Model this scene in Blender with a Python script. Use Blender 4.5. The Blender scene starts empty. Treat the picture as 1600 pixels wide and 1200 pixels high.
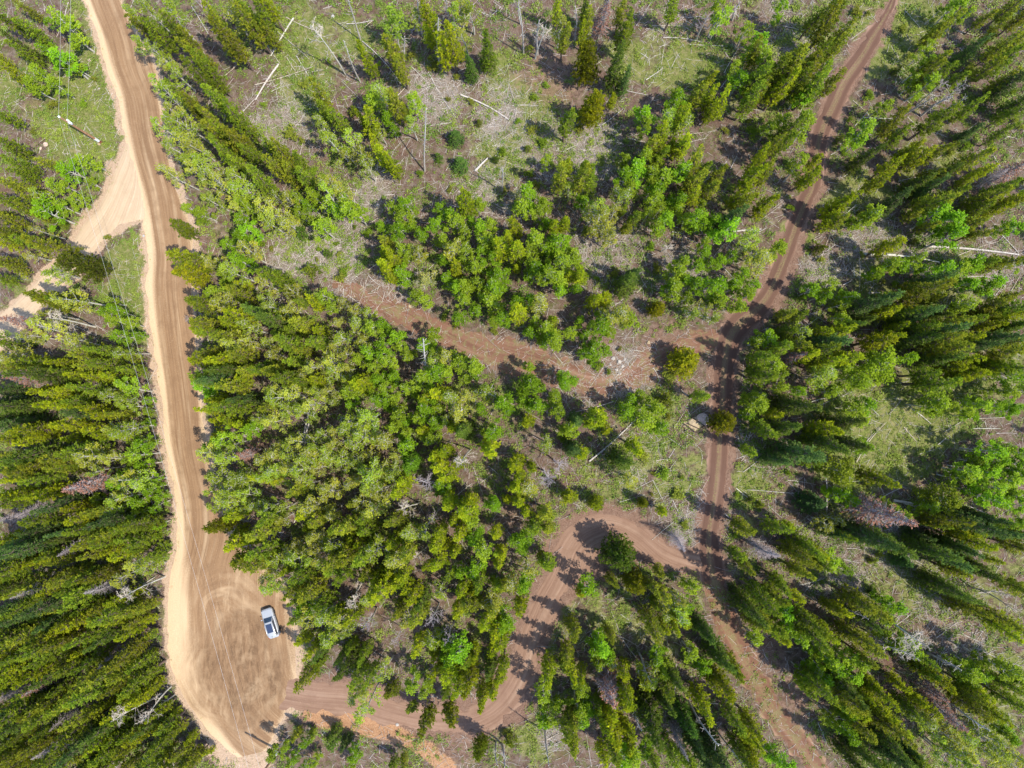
import bpy, math, random
import numpy as np
from mathutils import Matrix, Vector

# ---------------------------------------------------------------- data read off the photograph
# tiles of 400 x 300 photo pixels; crown positions inside a tile in steps of 2.5 pixels
# p pine, y yellow-tipped pine, s spruce, a aspen in full leaf, l pale thin aspen, b bare aspen,
# d dead conifer, u bush
CROWNS = {
(0,0): "p17,4 p8,12 p18,18 s10,25 p15,32 y3,38 a33,12 a43,18 a38,37 a46,41 a32,35 a28,50 a22,55 a36,55 u32,67 y10,45 p5,74 u20,82 p5,92 u20,97 p14,103 p30,103 p13,110 a45,108 a55,101 a58,115 a40,115 p5,116 p18,118 u52,25 u57,48 u52,63 u54,95 l83,10 p90,15 l97,8 l108,12 p100,22 l93,27 p110,20 p118,27 p122,35 p128,40 p133,46 l100,35 l105,42 l112,47 p125,50 l100,56 l105,62 p112,58 p122,68 p130,75 p140,67 l110,75 l118,78 p148,75 l108,85 l118,87 l125,92 l112,95 p135,85 p143,85 p150,90 p158,95 p140,95 p148,102 l118,102 l128,100 l112,110 l122,110 l132,108 l142,110 l150,110 l155,117 l138,117 b125,3 p135,12 p140,20 p145,27 l148,12 p155,12 b132,5 p158,18 p152,5",
(400,0): "y8,4 p4,13 p9,23 u47,38 u30,53 p40,63 p45,71 p52,77 l45,79 u22,83 u28,88 y66,74 y72,79 u60,68 a72,63 a78,64 l82,62 p88,67 y93,72 y98,74 a101,65 l97,78 a82,75 a86,82 l78,85 y76,92 y80,98 y85,103 l60,90 l50,90 l58,97 l66,99 l70,105 p10,93 p18,97 p25,100 p12,103 p22,108 p30,110 p5,115 l48,115 u42,112 l55,118 u37,106 u5,66 u65,32 y70,36 p86,35 p92,44 u78,41 l85,8 l92,12 a87,20 a92,24 l98,12 y106,12 y107,24 y115,22 y122,28 y118,34 y128,33 l130,25 l123,10 l128,5 l135,8 u110,38 u111,44 u99,36 u125,48 u120,64 u128,74 u136,64 u140,77 u126,112 u122,118 u139,102 u149,100 u154,95 u155,118 u120,90 u113,100 u103,110",
(800,0): "b5,5 b12,10 b15,25 b20,25 y29,8 l30,17 p33,25 p45,6 p47,13 y43,20 b40,8 p68,6 p73,12 p78,15 p70,21 u65,22 p33,77 y63,63 s66,43 s69,50 u42,80 u10,33 u15,60 u20,53 u5,75 u12,80 u10,93 u20,88 p100,3 p107,3 a128,5 a130,12 b120,12 a147,18 a152,24 p153,32 a148,35 a156,38 a140,42 a145,48 p155,46 p155,56 p150,62 y122,50 p118,58 y125,60 y132,63 y125,69 a103,58 a100,65 y108,66 y112,60 y105,73 l98,73 l103,80 a85,72 a83,80 y95,86 y99,92 y106,90 p88,92 p93,98 p115,101 p120,106 a70,102 a76,105 a83,100 a90,103 a97,101 a103,108 a78,112 a88,112 a95,112 a68,112 l66,118 a75,119 a85,119 y34,103 p30,110 p42,112 p48,104 p50,112 l36,117 a20,103 u10,108 u15,115 y157,95 y152,103 y150,112 p158,108 p130,110 p125,118 p115,115 u148,75 u150,82 u135,80",
(1200,0): "a8,5 p33,8 p38,15 p43,8 p32,18 p45,21 p42,29 p30,35 p25,42 p35,45 p40,51 p30,53 p22,50 p10,38 p15,43 p5,45 y10,53 y17,51 a20,59 a3,78 a9,74 p15,80 a22,83 p10,88 p4,92 y28,100 y35,100 p32,107 y25,110 a18,106 u57,5 u62,8 a105,8 a115,5 a120,12 p110,17 p127,7 p103,22 u85,18 y92,30 p88,37 a97,33 p102,39 a95,42 u82,42 a90,53 a96,55 p100,48 p108,46 p115,40 p118,48 s125,45 p135,45 s130,30 p138,33 p145,30 p150,37 p155,26 p140,20 p135,13 p145,13 p157,12 p150,6 b105,57 b115,57 b123,60 p127,68 p135,60 p143,52 p120,73 p113,76 p105,75 s150,60 s155,50 s158,63 p152,71 p150,79 p144,83 p156,81 s125,83 s131,86 u62,60 a70,65 u58,58 u52,75 a55,83 a58,89 u50,88 u45,85 p80,78 p82,85 u75,82 p88,82 y91,91 y86,96 p83,102 y93,100 y77,103 y74,110 y68,115 p72,100 s65,97 u55,100 u48,95 p105,95 p112,98 s120,103 p127,100 y133,108 y125,112 y118,116 s110,108 p100,108 s95,114 s103,116 u115,92 u125,92 d140,112 d150,108 s156,115 p145,118 p135,117",
(0,300): "p5,5 p12,8 p19,5 p22,13 l28,5 a35,8 a42,11 a49,6 a55,5 a50,15 a45,21 a40,27 a32,13 p29,19 l24,18 l30,26 p38,20 p3,15 p9,19 p5,26 y3,33 p11,29 p18,31 p25,34 l31,34 p36,34 l22,40 l28,44 d8,37 d18,43 p3,42 p7,49 p5,56 p9,62 p3,67 p18,51 p24,53 d15,55 l36,51 u67,30 u71,27 y25,65 p33,66 p40,68 l50,68 l30,73 l38,78 b36,82 b46,83 s50,88 l47,94 l30,86 l24,91 d15,82 l12,77 l5,88 p3,96 u20,95 a70,68 a76,75 a71,82 a81,81 a67,75 a78,89 a86,89 a74,94 l89,96 l80,98 p55,100 p65,98 p75,100 p83,104 p59,107 p69,108 y52,113 y62,116 y72,116 p82,112 a89,110 a93,116 l10,103 p18,105 p28,105 y37,107 s30,113 d22,110 p40,114 p47,112 d14,116 p30,119 p5,110 a119,10 a126,13 l135,5 a145,32 a151,30 a152,5 l146,10 a156,12 a150,19 a157,24 l155,38 p124,42 l131,45 l139,45 a128,54 a141,52 l148,50 a135,60 a155,46 p122,68 p132,69 l140,66 p149,65 p125,76 y151,57 y156,62 y149,77 y144,83 p155,76 p128,83 y124,88 p134,87 p141,89 d122,91 p130,98 y128,105 y136,105 s143,103 p150,103 s143,111 p152,111 p130,116 y150,119 p158,112 l155,95 l148,91 l158,86 s139,118",
(400,300): "l5,5 l12,5 l20,5 a28,5 l6,13 l13,13 l18,20 l9,21 a25,13 a33,8 a40,5 l48,5 a52,11 a58,8 a63,13 a66,18 u55,15 u62,22 u70,25 a37,18 a42,22 u40,35 u45,39 u38,41 u52,37 u50,32 u55,48 u52,54 u58,53 u33,48 u25,25 u3,33 u10,35 a93,5 a97,11 a89,13 a95,17 a88,21 a82,24 a99,22 a105,26 p80,30 y86,31 y82,38 y80,45 y87,43 a93,40 y84,51 a94,54 l101,38 l107,44 l109,52 a104,62 a100,67 a107,69 a112,63 a112,18 a107,23 a119,14 a115,8 a124,19 y131,8 a138,8 a142,13 a129,26 a136,22 a141,27 a147,20 a153,17 a117,30 l123,33 a117,42 a118,51 y124,47 a115,58 a121,57 a128,40 a134,36 a140,38 a146,34 a149,42 y153,35 y158,29 a135,47 a142,48 a148,51 a155,49 a129,56 a125,63 a135,61 a141,58 a146,62 a153,60 a130,69 a137,72 a143,68 a150,69 l156,71 a148,79 a157,79 u118,77 u125,82 a131,78 u150,85 l5,58 p11,54 p18,58 l24,63 l5,66 l12,71 l20,73 p28,69 s3,76 s12,81 p20,80 p8,87 p15,89 p23,88 p29,84 y35,70 p40,74 a43,65 a47,72 l33,81 y41,87 l56,72 l51,79 l62,76 l69,76 l62,84 a73,80 l57,84 a71,87 a80,86 a78,93 a86,91 a89,97 a81,100 l72,95 l64,92 l55,90 l60,100 a71,102 a65,108 a76,108 a84,107 a79,116 a86,117 a97,103 a110,92 a106,97 a113,98 l117,104 l110,106 a113,113 a119,116 a125,105 a135,108 a138,116 a131,116 a106,118 l5,95 l12,92 p20,97 p28,98 p38,95 l10,101 p5,108 p12,112 p25,105 l31,112 l38,108 l45,106 l42,113 d50,102 l48,95 p30,119 y38,118 l50,115 l56,110 y62,118 y70,118 p20,117",
(800,300): "l5,5 a12,5 a19,5 a22,11 a8,12 a15,15 y26,13 y32,19 y27,23 a20,20 y3,22 y4,38 y3,46 a12,38 a18,32 a25,30 a32,32 y30,38 a38,38 a22,38 a15,45 a22,46 a30,45 a39,46 a12,53 a20,53 a28,53 y35,52 y42,51 y43,57 a32,61 a38,61 a27,60 a5,65 a11,69 y3,76 l18,72 u22,75 a14,82 a20,89 a12,88 y25,82 a27,89 a22,94 a42,82 a38,89 a45,90 a50,84 a45,97 a52,96 a60,90 a56,82 l60,76 l66,80 l71,75 a73,82 a66,90 a59,99 a50,103 u68,98 y52,67 y58,68 u63,65 u48,70 a45,5 l51,12 l57,12 l63,15 l50,20 l58,22 l64,22 l58,29 u48,25 p70,12 p76,15 p72,21 p78,21 p71,28 l68,5 l78,5 a87,8 a92,13 a85,16 a97,8 a103,5 a105,12 a98,18 a90,22 a97,25 a110,17 a116,18 a121,23 a126,19 a118,8 y113,3 y120,2 y140,5 p145,9 y150,3 y158,8 s135,18 p138,23 a131,25 l93,33 l99,34 u85,35 u105,33 a118,33 a124,35 a120,41 a115,46 a123,48 a130,42 a136,41 a105,45 a111,48 a101,51 a108,55 a114,59 a97,61 a103,63 a109,67 a122,58 a128,60 a131,66 a124,68 a120,64 l117,72 l112,75 l120,77 l126,77 l148,33 l153,37 l150,43 l156,46 a143,55 a149,58 a154,64 a139,60 a146,65 a138,70 a144,72 a150,70 s75,52 s72,58 a78,57 u75,63 u65,52 u53,53 u90,47 a10,110 a4,114 a14,116 a30,112 a36,116 u60,112 a57,116 u53,108 u98,117 a152,95 a158,91 a148,103 p155,105 p150,112 p157,115 p144,118",
(1200,300): "a8,37 a3,39 y42,10 y48,8 y40,18 p46,19 y52,18 a58,18 a65,15 u58,12 u32,35 s28,38 s31,43 u15,10 s80,5 s88,5 p95,5 p105,5 p112,3 p120,8 p90,15 a98,12 a105,15 a112,18 a107,23 p100,22 a119,22 a114,28 p126,20 p132,18 y140,12 y148,8 y156,4 p130,10 p138,4 p122,27 p129,27 p136,25 a145,23 a151,21 u143,28 y75,33 u70,35 u92,30 u96,33 u60,40 a65,50 a72,48 a80,48 a86,45 u72,55 u78,57 a95,48 a105,50 a112,51 s100,57 p108,59 p92,60 p98,65 p105,66 p116,56 a120,50 p128,45 p135,43 p142,46 p134,49 p148,42 a125,58 a133,60 a140,58 a158,45 a27,63 a33,65 a37,60 u22,66 a43,70 a48,65 a40,74 a46,77 p52,67 s60,72 s68,68 p76,65 s58,79 s65,80 s52,83 s60,86 y71,75 y78,76 y80,83 y75,89 y69,93 y42,82 y45,88 y35,87 s5,80 p11,77 p18,78 p11,87 l18,86 p15,93 p8,97 s5,90 s20,98 d15,104 y25,101 s31,95 s38,95 s44,93 p33,102 p85,77 s92,78 s98,75 s104,76 p109,73 p87,85 p95,85 s85,93 s92,93 s99,90 s106,88 p90,98 p110,95 p117,93 y125,92 p115,99 s122,98 s129,97 p115,83 p121,80 p128,79 p135,78 y140,83 y131,85 y148,77 y156,75 a122,73 p135,72 p143,73 p145,67 p155,65 p151,70 p158,82 s150,85 s142,92 p150,95 s155,90 p158,98 p140,98 y40,103 y46,105 y35,109 a5,108 a11,105 a9,116 l28,115 l35,116 a45,111 a52,112 a48,117 a58,105 a65,103 a72,104 a76,109 a68,111 a79,115 a61,117 a72,118 a89,106 s105,105 s110,102 y116,108 y122,105 p128,106 y135,105 y141,109 p146,103 y110,112 y118,115 y125,114 y132,113 p142,116 a150,113 p155,108 p100,115 p107,118",
(0,600): "s5,3 s11,5 s5,13 s12,12 s17,16 s8,21 s3,23 y30,3 y38,5 y45,3 p50,8 y35,12 y42,14 p58,3 p65,5 l72,3 a80,3 a86,6 a91,9 l70,11 l78,11 l85,14 a92,16 s54,17 y62,15 y68,18 p75,18 l81,19 a88,21 a93,24 d22,3 d35,18 s12,27 y16,31 y23,30 y29,31 y8,34 y18,36 p33,34 p5,39 y45,25 y52,27 y60,28 y48,33 y57,34 s42,21 y66,31 l72,27 l79,26 l85,29 a92,29 p71,35 a78,34 a87,36 a95,36 p8,45 p5,52 p15,48 s22,45 p25,51 p32,50 p37,47 p43,45 p49,42 p56,40 y10,58 p18,58 p28,57 p35,56 p42,53 p49,50 l55,48 l62,47 l70,47 l65,53 l75,51 a80,45 a88,45 a92,51 a85,55 a96,54 a102,52 a98,60 a104,58 a75,58 l80,63 l88,61 a94,65 a103,64 a100,69 a107,67 l82,70 a90,72 a98,74 a105,73 l75,71 l78,77 p70,75 a88,79 a95,78 y15,68 y22,68 y30,68 y37,67 y8,69 p12,62 p27,63 s42,73 s48,70 y45,78 y51,76 y55,84 p62,78 p61,85 s68,81 a62,72 s75,84 s82,82 p5,75 p20,74 d20,80 d10,85 d22,86 s28,92 s20,95 y10,95 y5,101 p14,99 s20,102 p26,98 s12,106 p30,83 s40,95 s48,90 p55,92 p62,93 p70,92 p78,90 p85,90 p92,88 a100,87 a106,88 a109,94 a98,94 p91,96 p83,96 p38,101 p45,97 d50,101 p57,99 p65,100 p72,98 p80,101 p88,101 p95,100 a102,100 p60,106 y70,105 y80,106 y52,108 p90,107 p98,107 a105,105 p41,108 p33,107 y25,110 p18,110 p10,114 p5,108 s15,117 d35,113 p28,115 l85,112 l92,113 l98,113 l79,117 l88,118 l102,115 a128,3 l138,3 p145,2 p155,2 y135,9 y145,8 s152,9 y130,15 y138,15 y128,20 p147,14 d155,17 y135,23 y142,25 y150,25 a156,29 y135,33 a142,32 a130,38 l137,40 l145,38 l133,46 l142,46 d150,42 d156,44 l132,55 l140,52 l148,55 l138,60 l146,63 l155,60 l138,68 l147,69 l140,75 l149,76 l155,70 l156,80 y137,88 y143,84 y149,82 p142,92 y150,91 y148,98 y156,90 y157,97 l145,103 l151,106 p155,115",
(400,600): "p8,12 l5,20 l12,22 l18,8 l25,8 l31,5 l36,11 l22,16 l29,19 l14,3 l41,5 l46,11 y52,12 l50,5 a56,3 l62,5 y68,3 a60,12 a66,11 a75,5 a81,3 a78,11 a85,9 a80,17 a91,9 a96,4 a88,18 a93,23 a99,20 a85,25 a92,30 y104,9 y115,5 a112,13 a108,19 a105,24 a111,26 l118,20 l125,8 l131,7 l127,15 p135,11 l142,5 a140,18 a125,21 y122,28 s130,30 y105,31 a112,33 y100,33 a95,36 a154,12 a158,18 a150,28 a147,34 y145,40 y151,37 l20,35 l28,38 l35,38 l42,35 l48,30 l55,28 l62,28 l70,28 l60,21 l68,21 l75,24 l78,32 l45,42 l52,37 l60,36 l68,36 l72,43 l80,39 l86,43 l63,45 l55,48 l48,48 l38,44 l30,46 l22,45 l12,42 l5,45 l15,51 l8,53 l25,53 l33,53 l40,53 y5,60 y12,59 l20,61 l28,60 l36,61 p25,67 l65,53 l72,52 l79,50 l86,52 l75,60 l68,60 l61,60 l70,68 l78,66 l82,73 l75,76 l67,74 p62,76 p70,82 p58,86 p52,88 a95,46 a101,51 a93,54 a99,58 y112,45 y118,41 y123,43 y115,52 y126,50 y132,51 y122,57 b132,42 b105,60 b98,64 b103,67 b88,77 b98,77 l105,80 b111,83 y90,68 y93,62 d54,57 a115,64 y120,68 p125,60 y115,75 y121,75 a128,74 y134,72 y138,74 y132,80 a148,73 a153,76 a148,80 y158,72 y118,84 y124,86 y115,91 y127,93 a136,93 a141,97 a135,99 a143,92 a132,87 y151,92 p88,86 p92,92 y86,99 p92,104 l98,95 l105,88 y60,95 y66,99 p69,92 p74,99 p68,106 p55,102 p50,95 d74,90 l5,75 l12,75 l18,79 l22,71 p10,84 p5,91 l16,85 y29,79 l36,78 l42,75 l47,70 p38,85 y32,89 l45,82 l28,98 l35,97 l42,95 l48,101 l40,103 l31,105 l22,103 l15,109 p8,105 p5,112 l25,111 l34,111 l43,109 p50,110 p57,108 p62,110 p48,117 p57,115 y20,117 p30,118 l10,117 l78,105 l85,109 l92,111 b100,100 b105,106 b100,112 y112,100 y119,101 y125,105 y108,113 y115,112 y130,107 a135,104 a142,104 a146,109 a140,113 y150,112 y153,106 s155,100 a128,115 a122,117 y85,117 y92,118 y78,118 p70,117",
(800,600): "a5,3 a12,5 a18,5 a5,12 a12,12 a18,14 a25,14 a33,3 a39,4 a28,8 y10,24 y53,20 y58,27 y54,31 a48,25 p43,25 a35,28 u32,33 s40,22 s36,40 y43,43 y49,45 s32,43 l22,38 a75,10 a70,13 a80,8 a86,12 a78,18 a85,23 a72,19 a90,28 u95,10 u98,22 y75,38 p72,34 s68,48 s63,45 u82,45 u88,55 u93,57 u107,58 u103,68 u108,70 u87,68 y81,76 y94,80 p92,85 u95,75 l75,60 b68,62 p118,8 a145,10 a151,7 a155,15 a148,20 p158,26 p148,40 p157,33 y5,48 y11,51 y6,57 y12,57 y3,65 y5,72 y9,78 b20,57 b30,52 b36,56 b41,60 s30,62 p34,66 l25,61 l12,65 p20,82 p22,89 p15,87 a5,92 a12,95 a7,101 a15,101 a4,107 y21,96 p18,108 p23,113 y28,116 l10,115 a78,103 a85,108 y72,116 p80,116 p92,117 u108,88 u100,92 l102,97 p145,88 p149,93 p142,93 d148,103 d157,91 p140,105 p145,111 p151,113 u138,95 p156,112 u140,70 u148,72 u155,75 u110,112 u115,113 u128,115",
(1200,600): "a5,3 a20,3 a35,5 a41,3 s18,14 y3,18 p8,22 p15,24 s5,30 s11,28 s42,24 y35,29 y41,29 p48,31 a55,17 a61,15 a57,23 s48,39 s33,38 a55,35 a61,37 s18,43 p24,47 s30,47 s4,49 s13,55 a41,46 a48,49 a43,54 a49,56 a45,63 a41,68 a50,68 s28,75 p74,59 d65,52 u60,63 u65,65 s74,77 p82,80 s75,83 p68,80 a100,70 a107,68 a113,68 a105,75 a112,76 a98,78 a118,73 a105,82 b115,81 a110,10 a116,12 a105,18 a100,14 a122,15 a128,10 a135,7 a142,12 a135,15 a126,19 a148,9 a155,13 a150,18 a131,4 a145,3 a155,4 a145,38 a151,40 a140,43 a156,43 a131,48 a138,50 a145,50 a152,52 a125,55 a132,56 a158,49 a155,60 a148,62 a140,65 a150,68 a135,69 a142,71 a158,70 a154,76 b138,60 a120,58 p105,88 p112,88 y118,90 y125,94 y130,99 y135,104 y140,109 y145,113 s95,95 s103,97 s110,100 s118,102 s108,107 s115,110 s123,110 s128,115 s129,106 s101,105 p118,117 p92,101 s125,85 s132,83 s138,90 p145,88 p151,93 a156,88 p158,95 p150,101 p143,96 p156,102 s60,95 a56,98 a65,94 s71,98 l42,85 l37,88 s40,93 p46,95 d50,91 p5,89 y11,89 y15,94 p8,97 p12,102 p3,95 p18,106 p25,102 y31,106 y37,105 p28,98 p32,113 p25,111 p20,117 a40,113 a46,116 d5,106 s81,109 s88,111 u70,108 u65,112",
(0,900): "y100,12 y97,19 y94,26 p101,30 p95,36 p100,41 p103,49 p98,47 p99,56 p105,62 y99,66 y94,71 y88,75 l105,79 y110,86 p104,84 p105,92 p112,95 y119,100 y127,104 y132,109 p125,112 p115,108 y138,117 p147,118 d68,6 b90,6 d28,7 d72,50 d30,65 d10,72 y22,112 b88,84 b96,78 d42,88 d38,105 p103,98 p110,102 l100,110 l92,116 p118,116",
(400,900): "l8,3 l15,4 p23,5 p31,5 p36,9 l42,11 p25,15 a32,16 a38,18 p45,16 p22,23 p28,26 p20,32 l35,25 l42,25 a48,21 y55,22 y61,23 l52,29 l58,31 l45,33 l52,36 y30,40 y36,43 p40,53 p34,56 p32,61 s45,45 s53,48 y48,40 p60,45 p66,48 p72,48 s60,55 p65,61 p73,61 y76,55 l82,57 l62,70 l68,73 l70,80 p78,68 p75,8 y82,5 y88,4 l70,16 l78,15 y95,7 y99,12 p90,20 p95,16 s103,16 p101,24 l92,27 l84,22 b70,28 b75,33 b88,31 b90,38 b60,8 b67,11 l108,12 l115,8 b112,25 b119,29 b121,36 p106,29 y128,8 y135,10 p130,16 p137,18 y127,22 p139,4 l145,14 a151,5 p156,8 p147,22 y145,29 y149,34 y141,33 a155,25 a157,31 y152,40 y149,46 y155,46 y102,42 y100,48 l109,41 a115,42 a121,43 a126,46 y111,49 a118,50 a123,53 y115,56 y121,59 y128,60 y125,66 y133,64 p130,54 y135,50 a92,65 a98,66 a101,72 a106,73 y94,72 y102,79 a108,67 y115,78 p118,72 s147,58 y155,58 y153,65 y155,52 y140,76 y136,79 y146,73 p134,70 p25,95 p35,95 a30,101 a20,103 a26,109 p34,106 a37,112 a21,113 a30,117 a15,109 p11,108 y40,98 u47,105 s50,97 s56,100 a61,110 a62,104 a58,116 a65,113 p92,113 p95,118 p85,116 u155,98 u158,105",
(800,900): "l3,5 a9,3 y5,18 y7,24 y42,10 y45,16 p40,4 a51,8 p62,3 p69,6 y80,5 y78,10 p88,8 p95,11 l101,13 l95,18 p89,16 l103,20 l98,24 y105,26 y100,30 y94,32 p86,31 y97,36 a110,5 a110,18 a55,38 p61,38 a52,43 a57,46 a61,51 a55,53 l62,56 p38,35 p43,32 u20,40 y22,48 y20,55 y23,60 p35,50 p32,56 y37,60 y44,60 y43,66 a20,75 a24,80 a20,86 a22,92 a44,72 a47,78 a42,82 a46,87 a31,81 p38,88 p36,95 p43,93 p40,100 y38,106 y43,109 y70,60 y72,66 y72,73 y70,79 l83,58 y83,64 a92,50 a94,57 p55,80 y58,87 y64,85 y60,93 y68,92 y66,99 y72,98 y73,105 p62,106 p68,109 y57,111 p55,96 a52,90 a71,115 a77,112 y65,116 s97,79 a85,108 a82,114 p88,116 p98,110 y120,80 s100,62 p97,69 s115,35 p108,27 a110,48 a115,53 a120,59 a113,57 s128,50 p130,60 y138,55 y125,66 y131,68 p140,20 p145,23 p150,29 s148,20 p156,24 a145,34 a151,38 a156,38 s138,14 u140,8 p155,14 p158,32 p138,88 y143,92 y149,92 y145,99 y151,102 y147,108 y151,114 p141,97 p142,112 a155,105 a158,112 s113,100 s118,106 s120,113 s112,94 s128,108 p125,116 p110,116 d97,100 d102,108",
(1200,900): "p8,5 p13,6 y18,11 p5,12 a12,15 a8,20 a3,18 a15,22 a12,29 a17,33 p5,32 y9,39 p25,28 y31,30 y37,36 p28,36 a22,38 a25,44 a31,42 p40,20 y47,23 p56,15 p62,19 a70,15 a76,18 a78,25 a70,25 p72,31 s60,25 a36,48 a30,52 a24,56 a32,59 a39,53 a46,50 a51,54 a45,60 a48,66 y40,65 a28,63 a20,60 p50,35 p56,38 p62,42 p53,43 p58,49 a75,38 a81,41 a87,41 a83,46 a90,44 b79,49 b84,51 b75,54 b85,28 b91,32 b95,40 p94,51 p98,57 y101,63 y106,66 a118,57 a123,61 a128,55 a131,61 a125,52 a119,66 p115,69 p122,73 y129,72 y134,76 y135,82 y129,80 p124,79 a140,55 a148,58 a153,63 p145,65 p150,70 p156,78 p158,85 p148,76 p156,68 p125,20 p131,22 p140,25 y146,30 y152,30 y156,34 y148,36 s110,8 s117,9 b140,12 b150,15 b145,7 p156,8 b135,5 b150,21 u68,9 y61,66 y66,71 y58,73 y64,78 y69,83 p60,60 p75,86 y79,91 p72,93 p80,96 p45,75 y51,79 p39,73 p30,70 p24,68 p35,76 p41,81 s45,68 a38,88 a43,85 a49,86 a46,92 a35,84 p55,92 y59,98 y81,66 y87,68 y91,74 y96,79 p88,81 d85,62 d101,72 d80,72 d108,82 l85,86 l91,88 l97,86 l98,95 l105,95 l108,101 l115,95 l130,98 l136,101 l128,92 a141,92 a146,96 l130,106 l120,108 l125,112 l115,113 l108,112 l115,104 l140,110 l148,105 l150,113 l156,110 l145,118 s85,105 y90,111 s84,113 a80,117 s75,110 a70,116 s68,107 s73,102 s79,105 s65,101 s58,108 s62,113 p95,118 s50,105 s52,113 p3,60 p7,70 a3,108 a5,115 s18,113 s23,118",
}
# bleached poles lying on the ground: x1 y1 x2 y2 in the same tile steps
LOGS = {
(0,0): "41,0,39,9 119,3,130,21 150,72,160,62 140,48,153,35 121,48,127,54",
(400,0): "24,12,10,36 20,17,12,33 19,11,43,22 12,19,34,38 7,28,16,41 15,41,0,63 0,54,36,43 5,50,42,44 26,36,41,61 57,16,74,14 73,14,68,18 67,27,92,55 97,42,107,52 108,46,125,74 87,62,95,54 128,60,158,75 139,8,150,12 146,12,153,5 20,37,25,45 16,8,10,15 13,55,14,63 137,107,145,99 132,113,137,117 10,58,25,53 40,62,48,64 70,68,50,66",
(800,0): "88,15,112,14 95,22,120,25 112,26,140,27 132,28,138,37 133,45,143,28 131,54,140,43 80,31,86,35 56,78,70,67 56,84,68,74 60,53,85,58 84,49,94,42 48,93,54,90 100,83,120,82 112,88,122,86 32,94,40,90 118,115,135,100 62,82,68,90 0,66,20,66 72,86,88,89 137,105,141,97",
(1200,0): "88,73,98,81 98,81,112,86 60,73,78,74 63,70,68,86 54,62,61,68 55,78,63,69 48,110,65,97 82,113,97,110 10,15,24,19 4,28,20,29 86,6,94,15 48,20,52,30 118,19,130,23 120,30,129,38 35,40,42,35 136,68,140,62 148,86,155,87 140,98,145,105 40,96,52,90",
(0,300): "65,74,68,85 45,71,58,76 40,80,60,90 14,92,27,94 6,101,17,102 52,80,65,86 35,90,50,97 10,22,18,26",
(400,300): "8,28,15,50 3,35,6,46 26,40,35,32 82,10,88,15 96,8,100,4 114,12,122,8 122,8,133,11 108,48,116,40 88,60,96,65 96,112,103,113 54,60,54,70 126,112,134,101 20,107,30,107 150,2,158,1 70,52,77,58",
(800,300): "126,31,136,25 136,25,156,23 125,42,139,27 108,28,118,33 100,25,107,26 129,45,139,55 78,63,88,52 38,26,41,33 43,25,49,17 57,32,70,31 55,50,61,41 27,96,40,91 76,99,82,100 150,28,160,22 138,30,142,35 88,110,92,118",
(1200,300): "58,39,107,44 98,34,157,39 118,40,147,30 146,27,157,38 32,26,55,8 28,43,42,33 33,43,40,25 57,39,57,63 42,54,48,64 38,52,42,64 41,48,49,51 42,53,45,51 54,47,54,53 47,58,53,55 58,62,63,57 60,57,68,55 63,64,67,57 62,63,82,63 110,53,114,50 120,54,125,60 144,64,155,49 125,53,140,53 21,75,35,70 25,77,34,74 22,85,35,75 112,72,117,67 107,76,117,72 148,84,158,93 48,92,58,90 97,94,103,100",
(0,600): "32,92,46,77 42,83,45,88 32,91,39,94 32,120,47,111",
(400,600): "25,21,30,21 23,9,30,9 23,87,27,79 136,52,142,69 140,62,148,56 145,51,152,57 125,70,135,62 137,5,137,13 144,24,149,15 96,98,97,90",
(800,600): "92,0,99,14 48,48,77,22 63,11,36,18 77,66,88,60 88,60,94,72 75,57,83,60 111,60,121,62 115,69,121,75 100,72,108,88 97,48,102,40 90,48,97,47 133,81,141,89 142,46,155,41 144,55,160,43 143,48,150,40 142,30,146,35 140,65,153,75 147,66,160,67 152,51,158,52 78,15,90,18",
(1200,600): "27,11,45,7 33,13,53,5 54,10,60,6 41,15,50,15 62,12,71,20 77,19,85,10 56,49,75,24 62,37,71,27 93,16,104,25 90,25,100,27 87,27,95,36 112,30,124,23 108,38,114,33 97,44,110,40 120,22,150,21 120,41,138,43 114,51,125,52 120,74,148,86 79,73,96,76 68,74,85,65 80,60,88,66 46,62,60,61 53,68,60,65 0,67,24,69 8,37,28,44 18,90,27,86 25,84,35,92 0,76,10,85 27,85,37,82 50,103,56,103 74,101,83,105 85,106,105,117 63,100,75,103 12,60,30,63 38,115,45,119 48,110,58,112 130,28,147,28 145,31,158,31 71,63,74,69",
(0,900): "98,0,78,12",
(400,900): "41,100,44,96",
(800,900): "62,22,68,38 63,36,80,45 68,38,80,54 68,24,74,28 100,77,103,65 96,88,102,88 101,99,107,97 124,80,132,80 20,100,28,107 22,103,30,99 23,108,31,104",
(1200,900): "20,6,38,1 24,9,33,2 22,11,31,17 93,0,100,28 96,2,101,15 104,38,120,28 116,27,119,36 130,45,160,57 100,35,104,30 120,35,137,43 115,36,125,38 30,90,36,105 103,20,107,27",
}
# standing branchless stems, foot then tip, photo pixels
STEMS = [(565,66,542,-4),(661,58,650,-6),(703,50,695,-4),(564,130,536,66),(632,100,632,60),
 (687,100,683,30),(785,300,784,262),(775,1163,775,1200),(784,1166,787,1202),(852,1142,856,1200),
 (986,1088,1004,1144),(1076,1096,1120,1166),(1120,1142,1160,1198),(852,1062,856,1084),(1445,1018,1498,1046),
 (1292,800,1291,748),(472,690,488,622),(476,688,490,626),(1308,946,1356,968),(1352,984,1382,1014),(1458,1075,1545,1140),
 (664,268,664,170),(1415,178,1460,148),(1438,182,1487,148),(1466,178,1510,150),(1108,55,1132,8),(1146,28,1160,0),
 (818,85,812,10),(840,88,842,35),(898,62,901,12),(915,72,921,42),(660,565,667,572),(672,600,660,530)]
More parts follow.
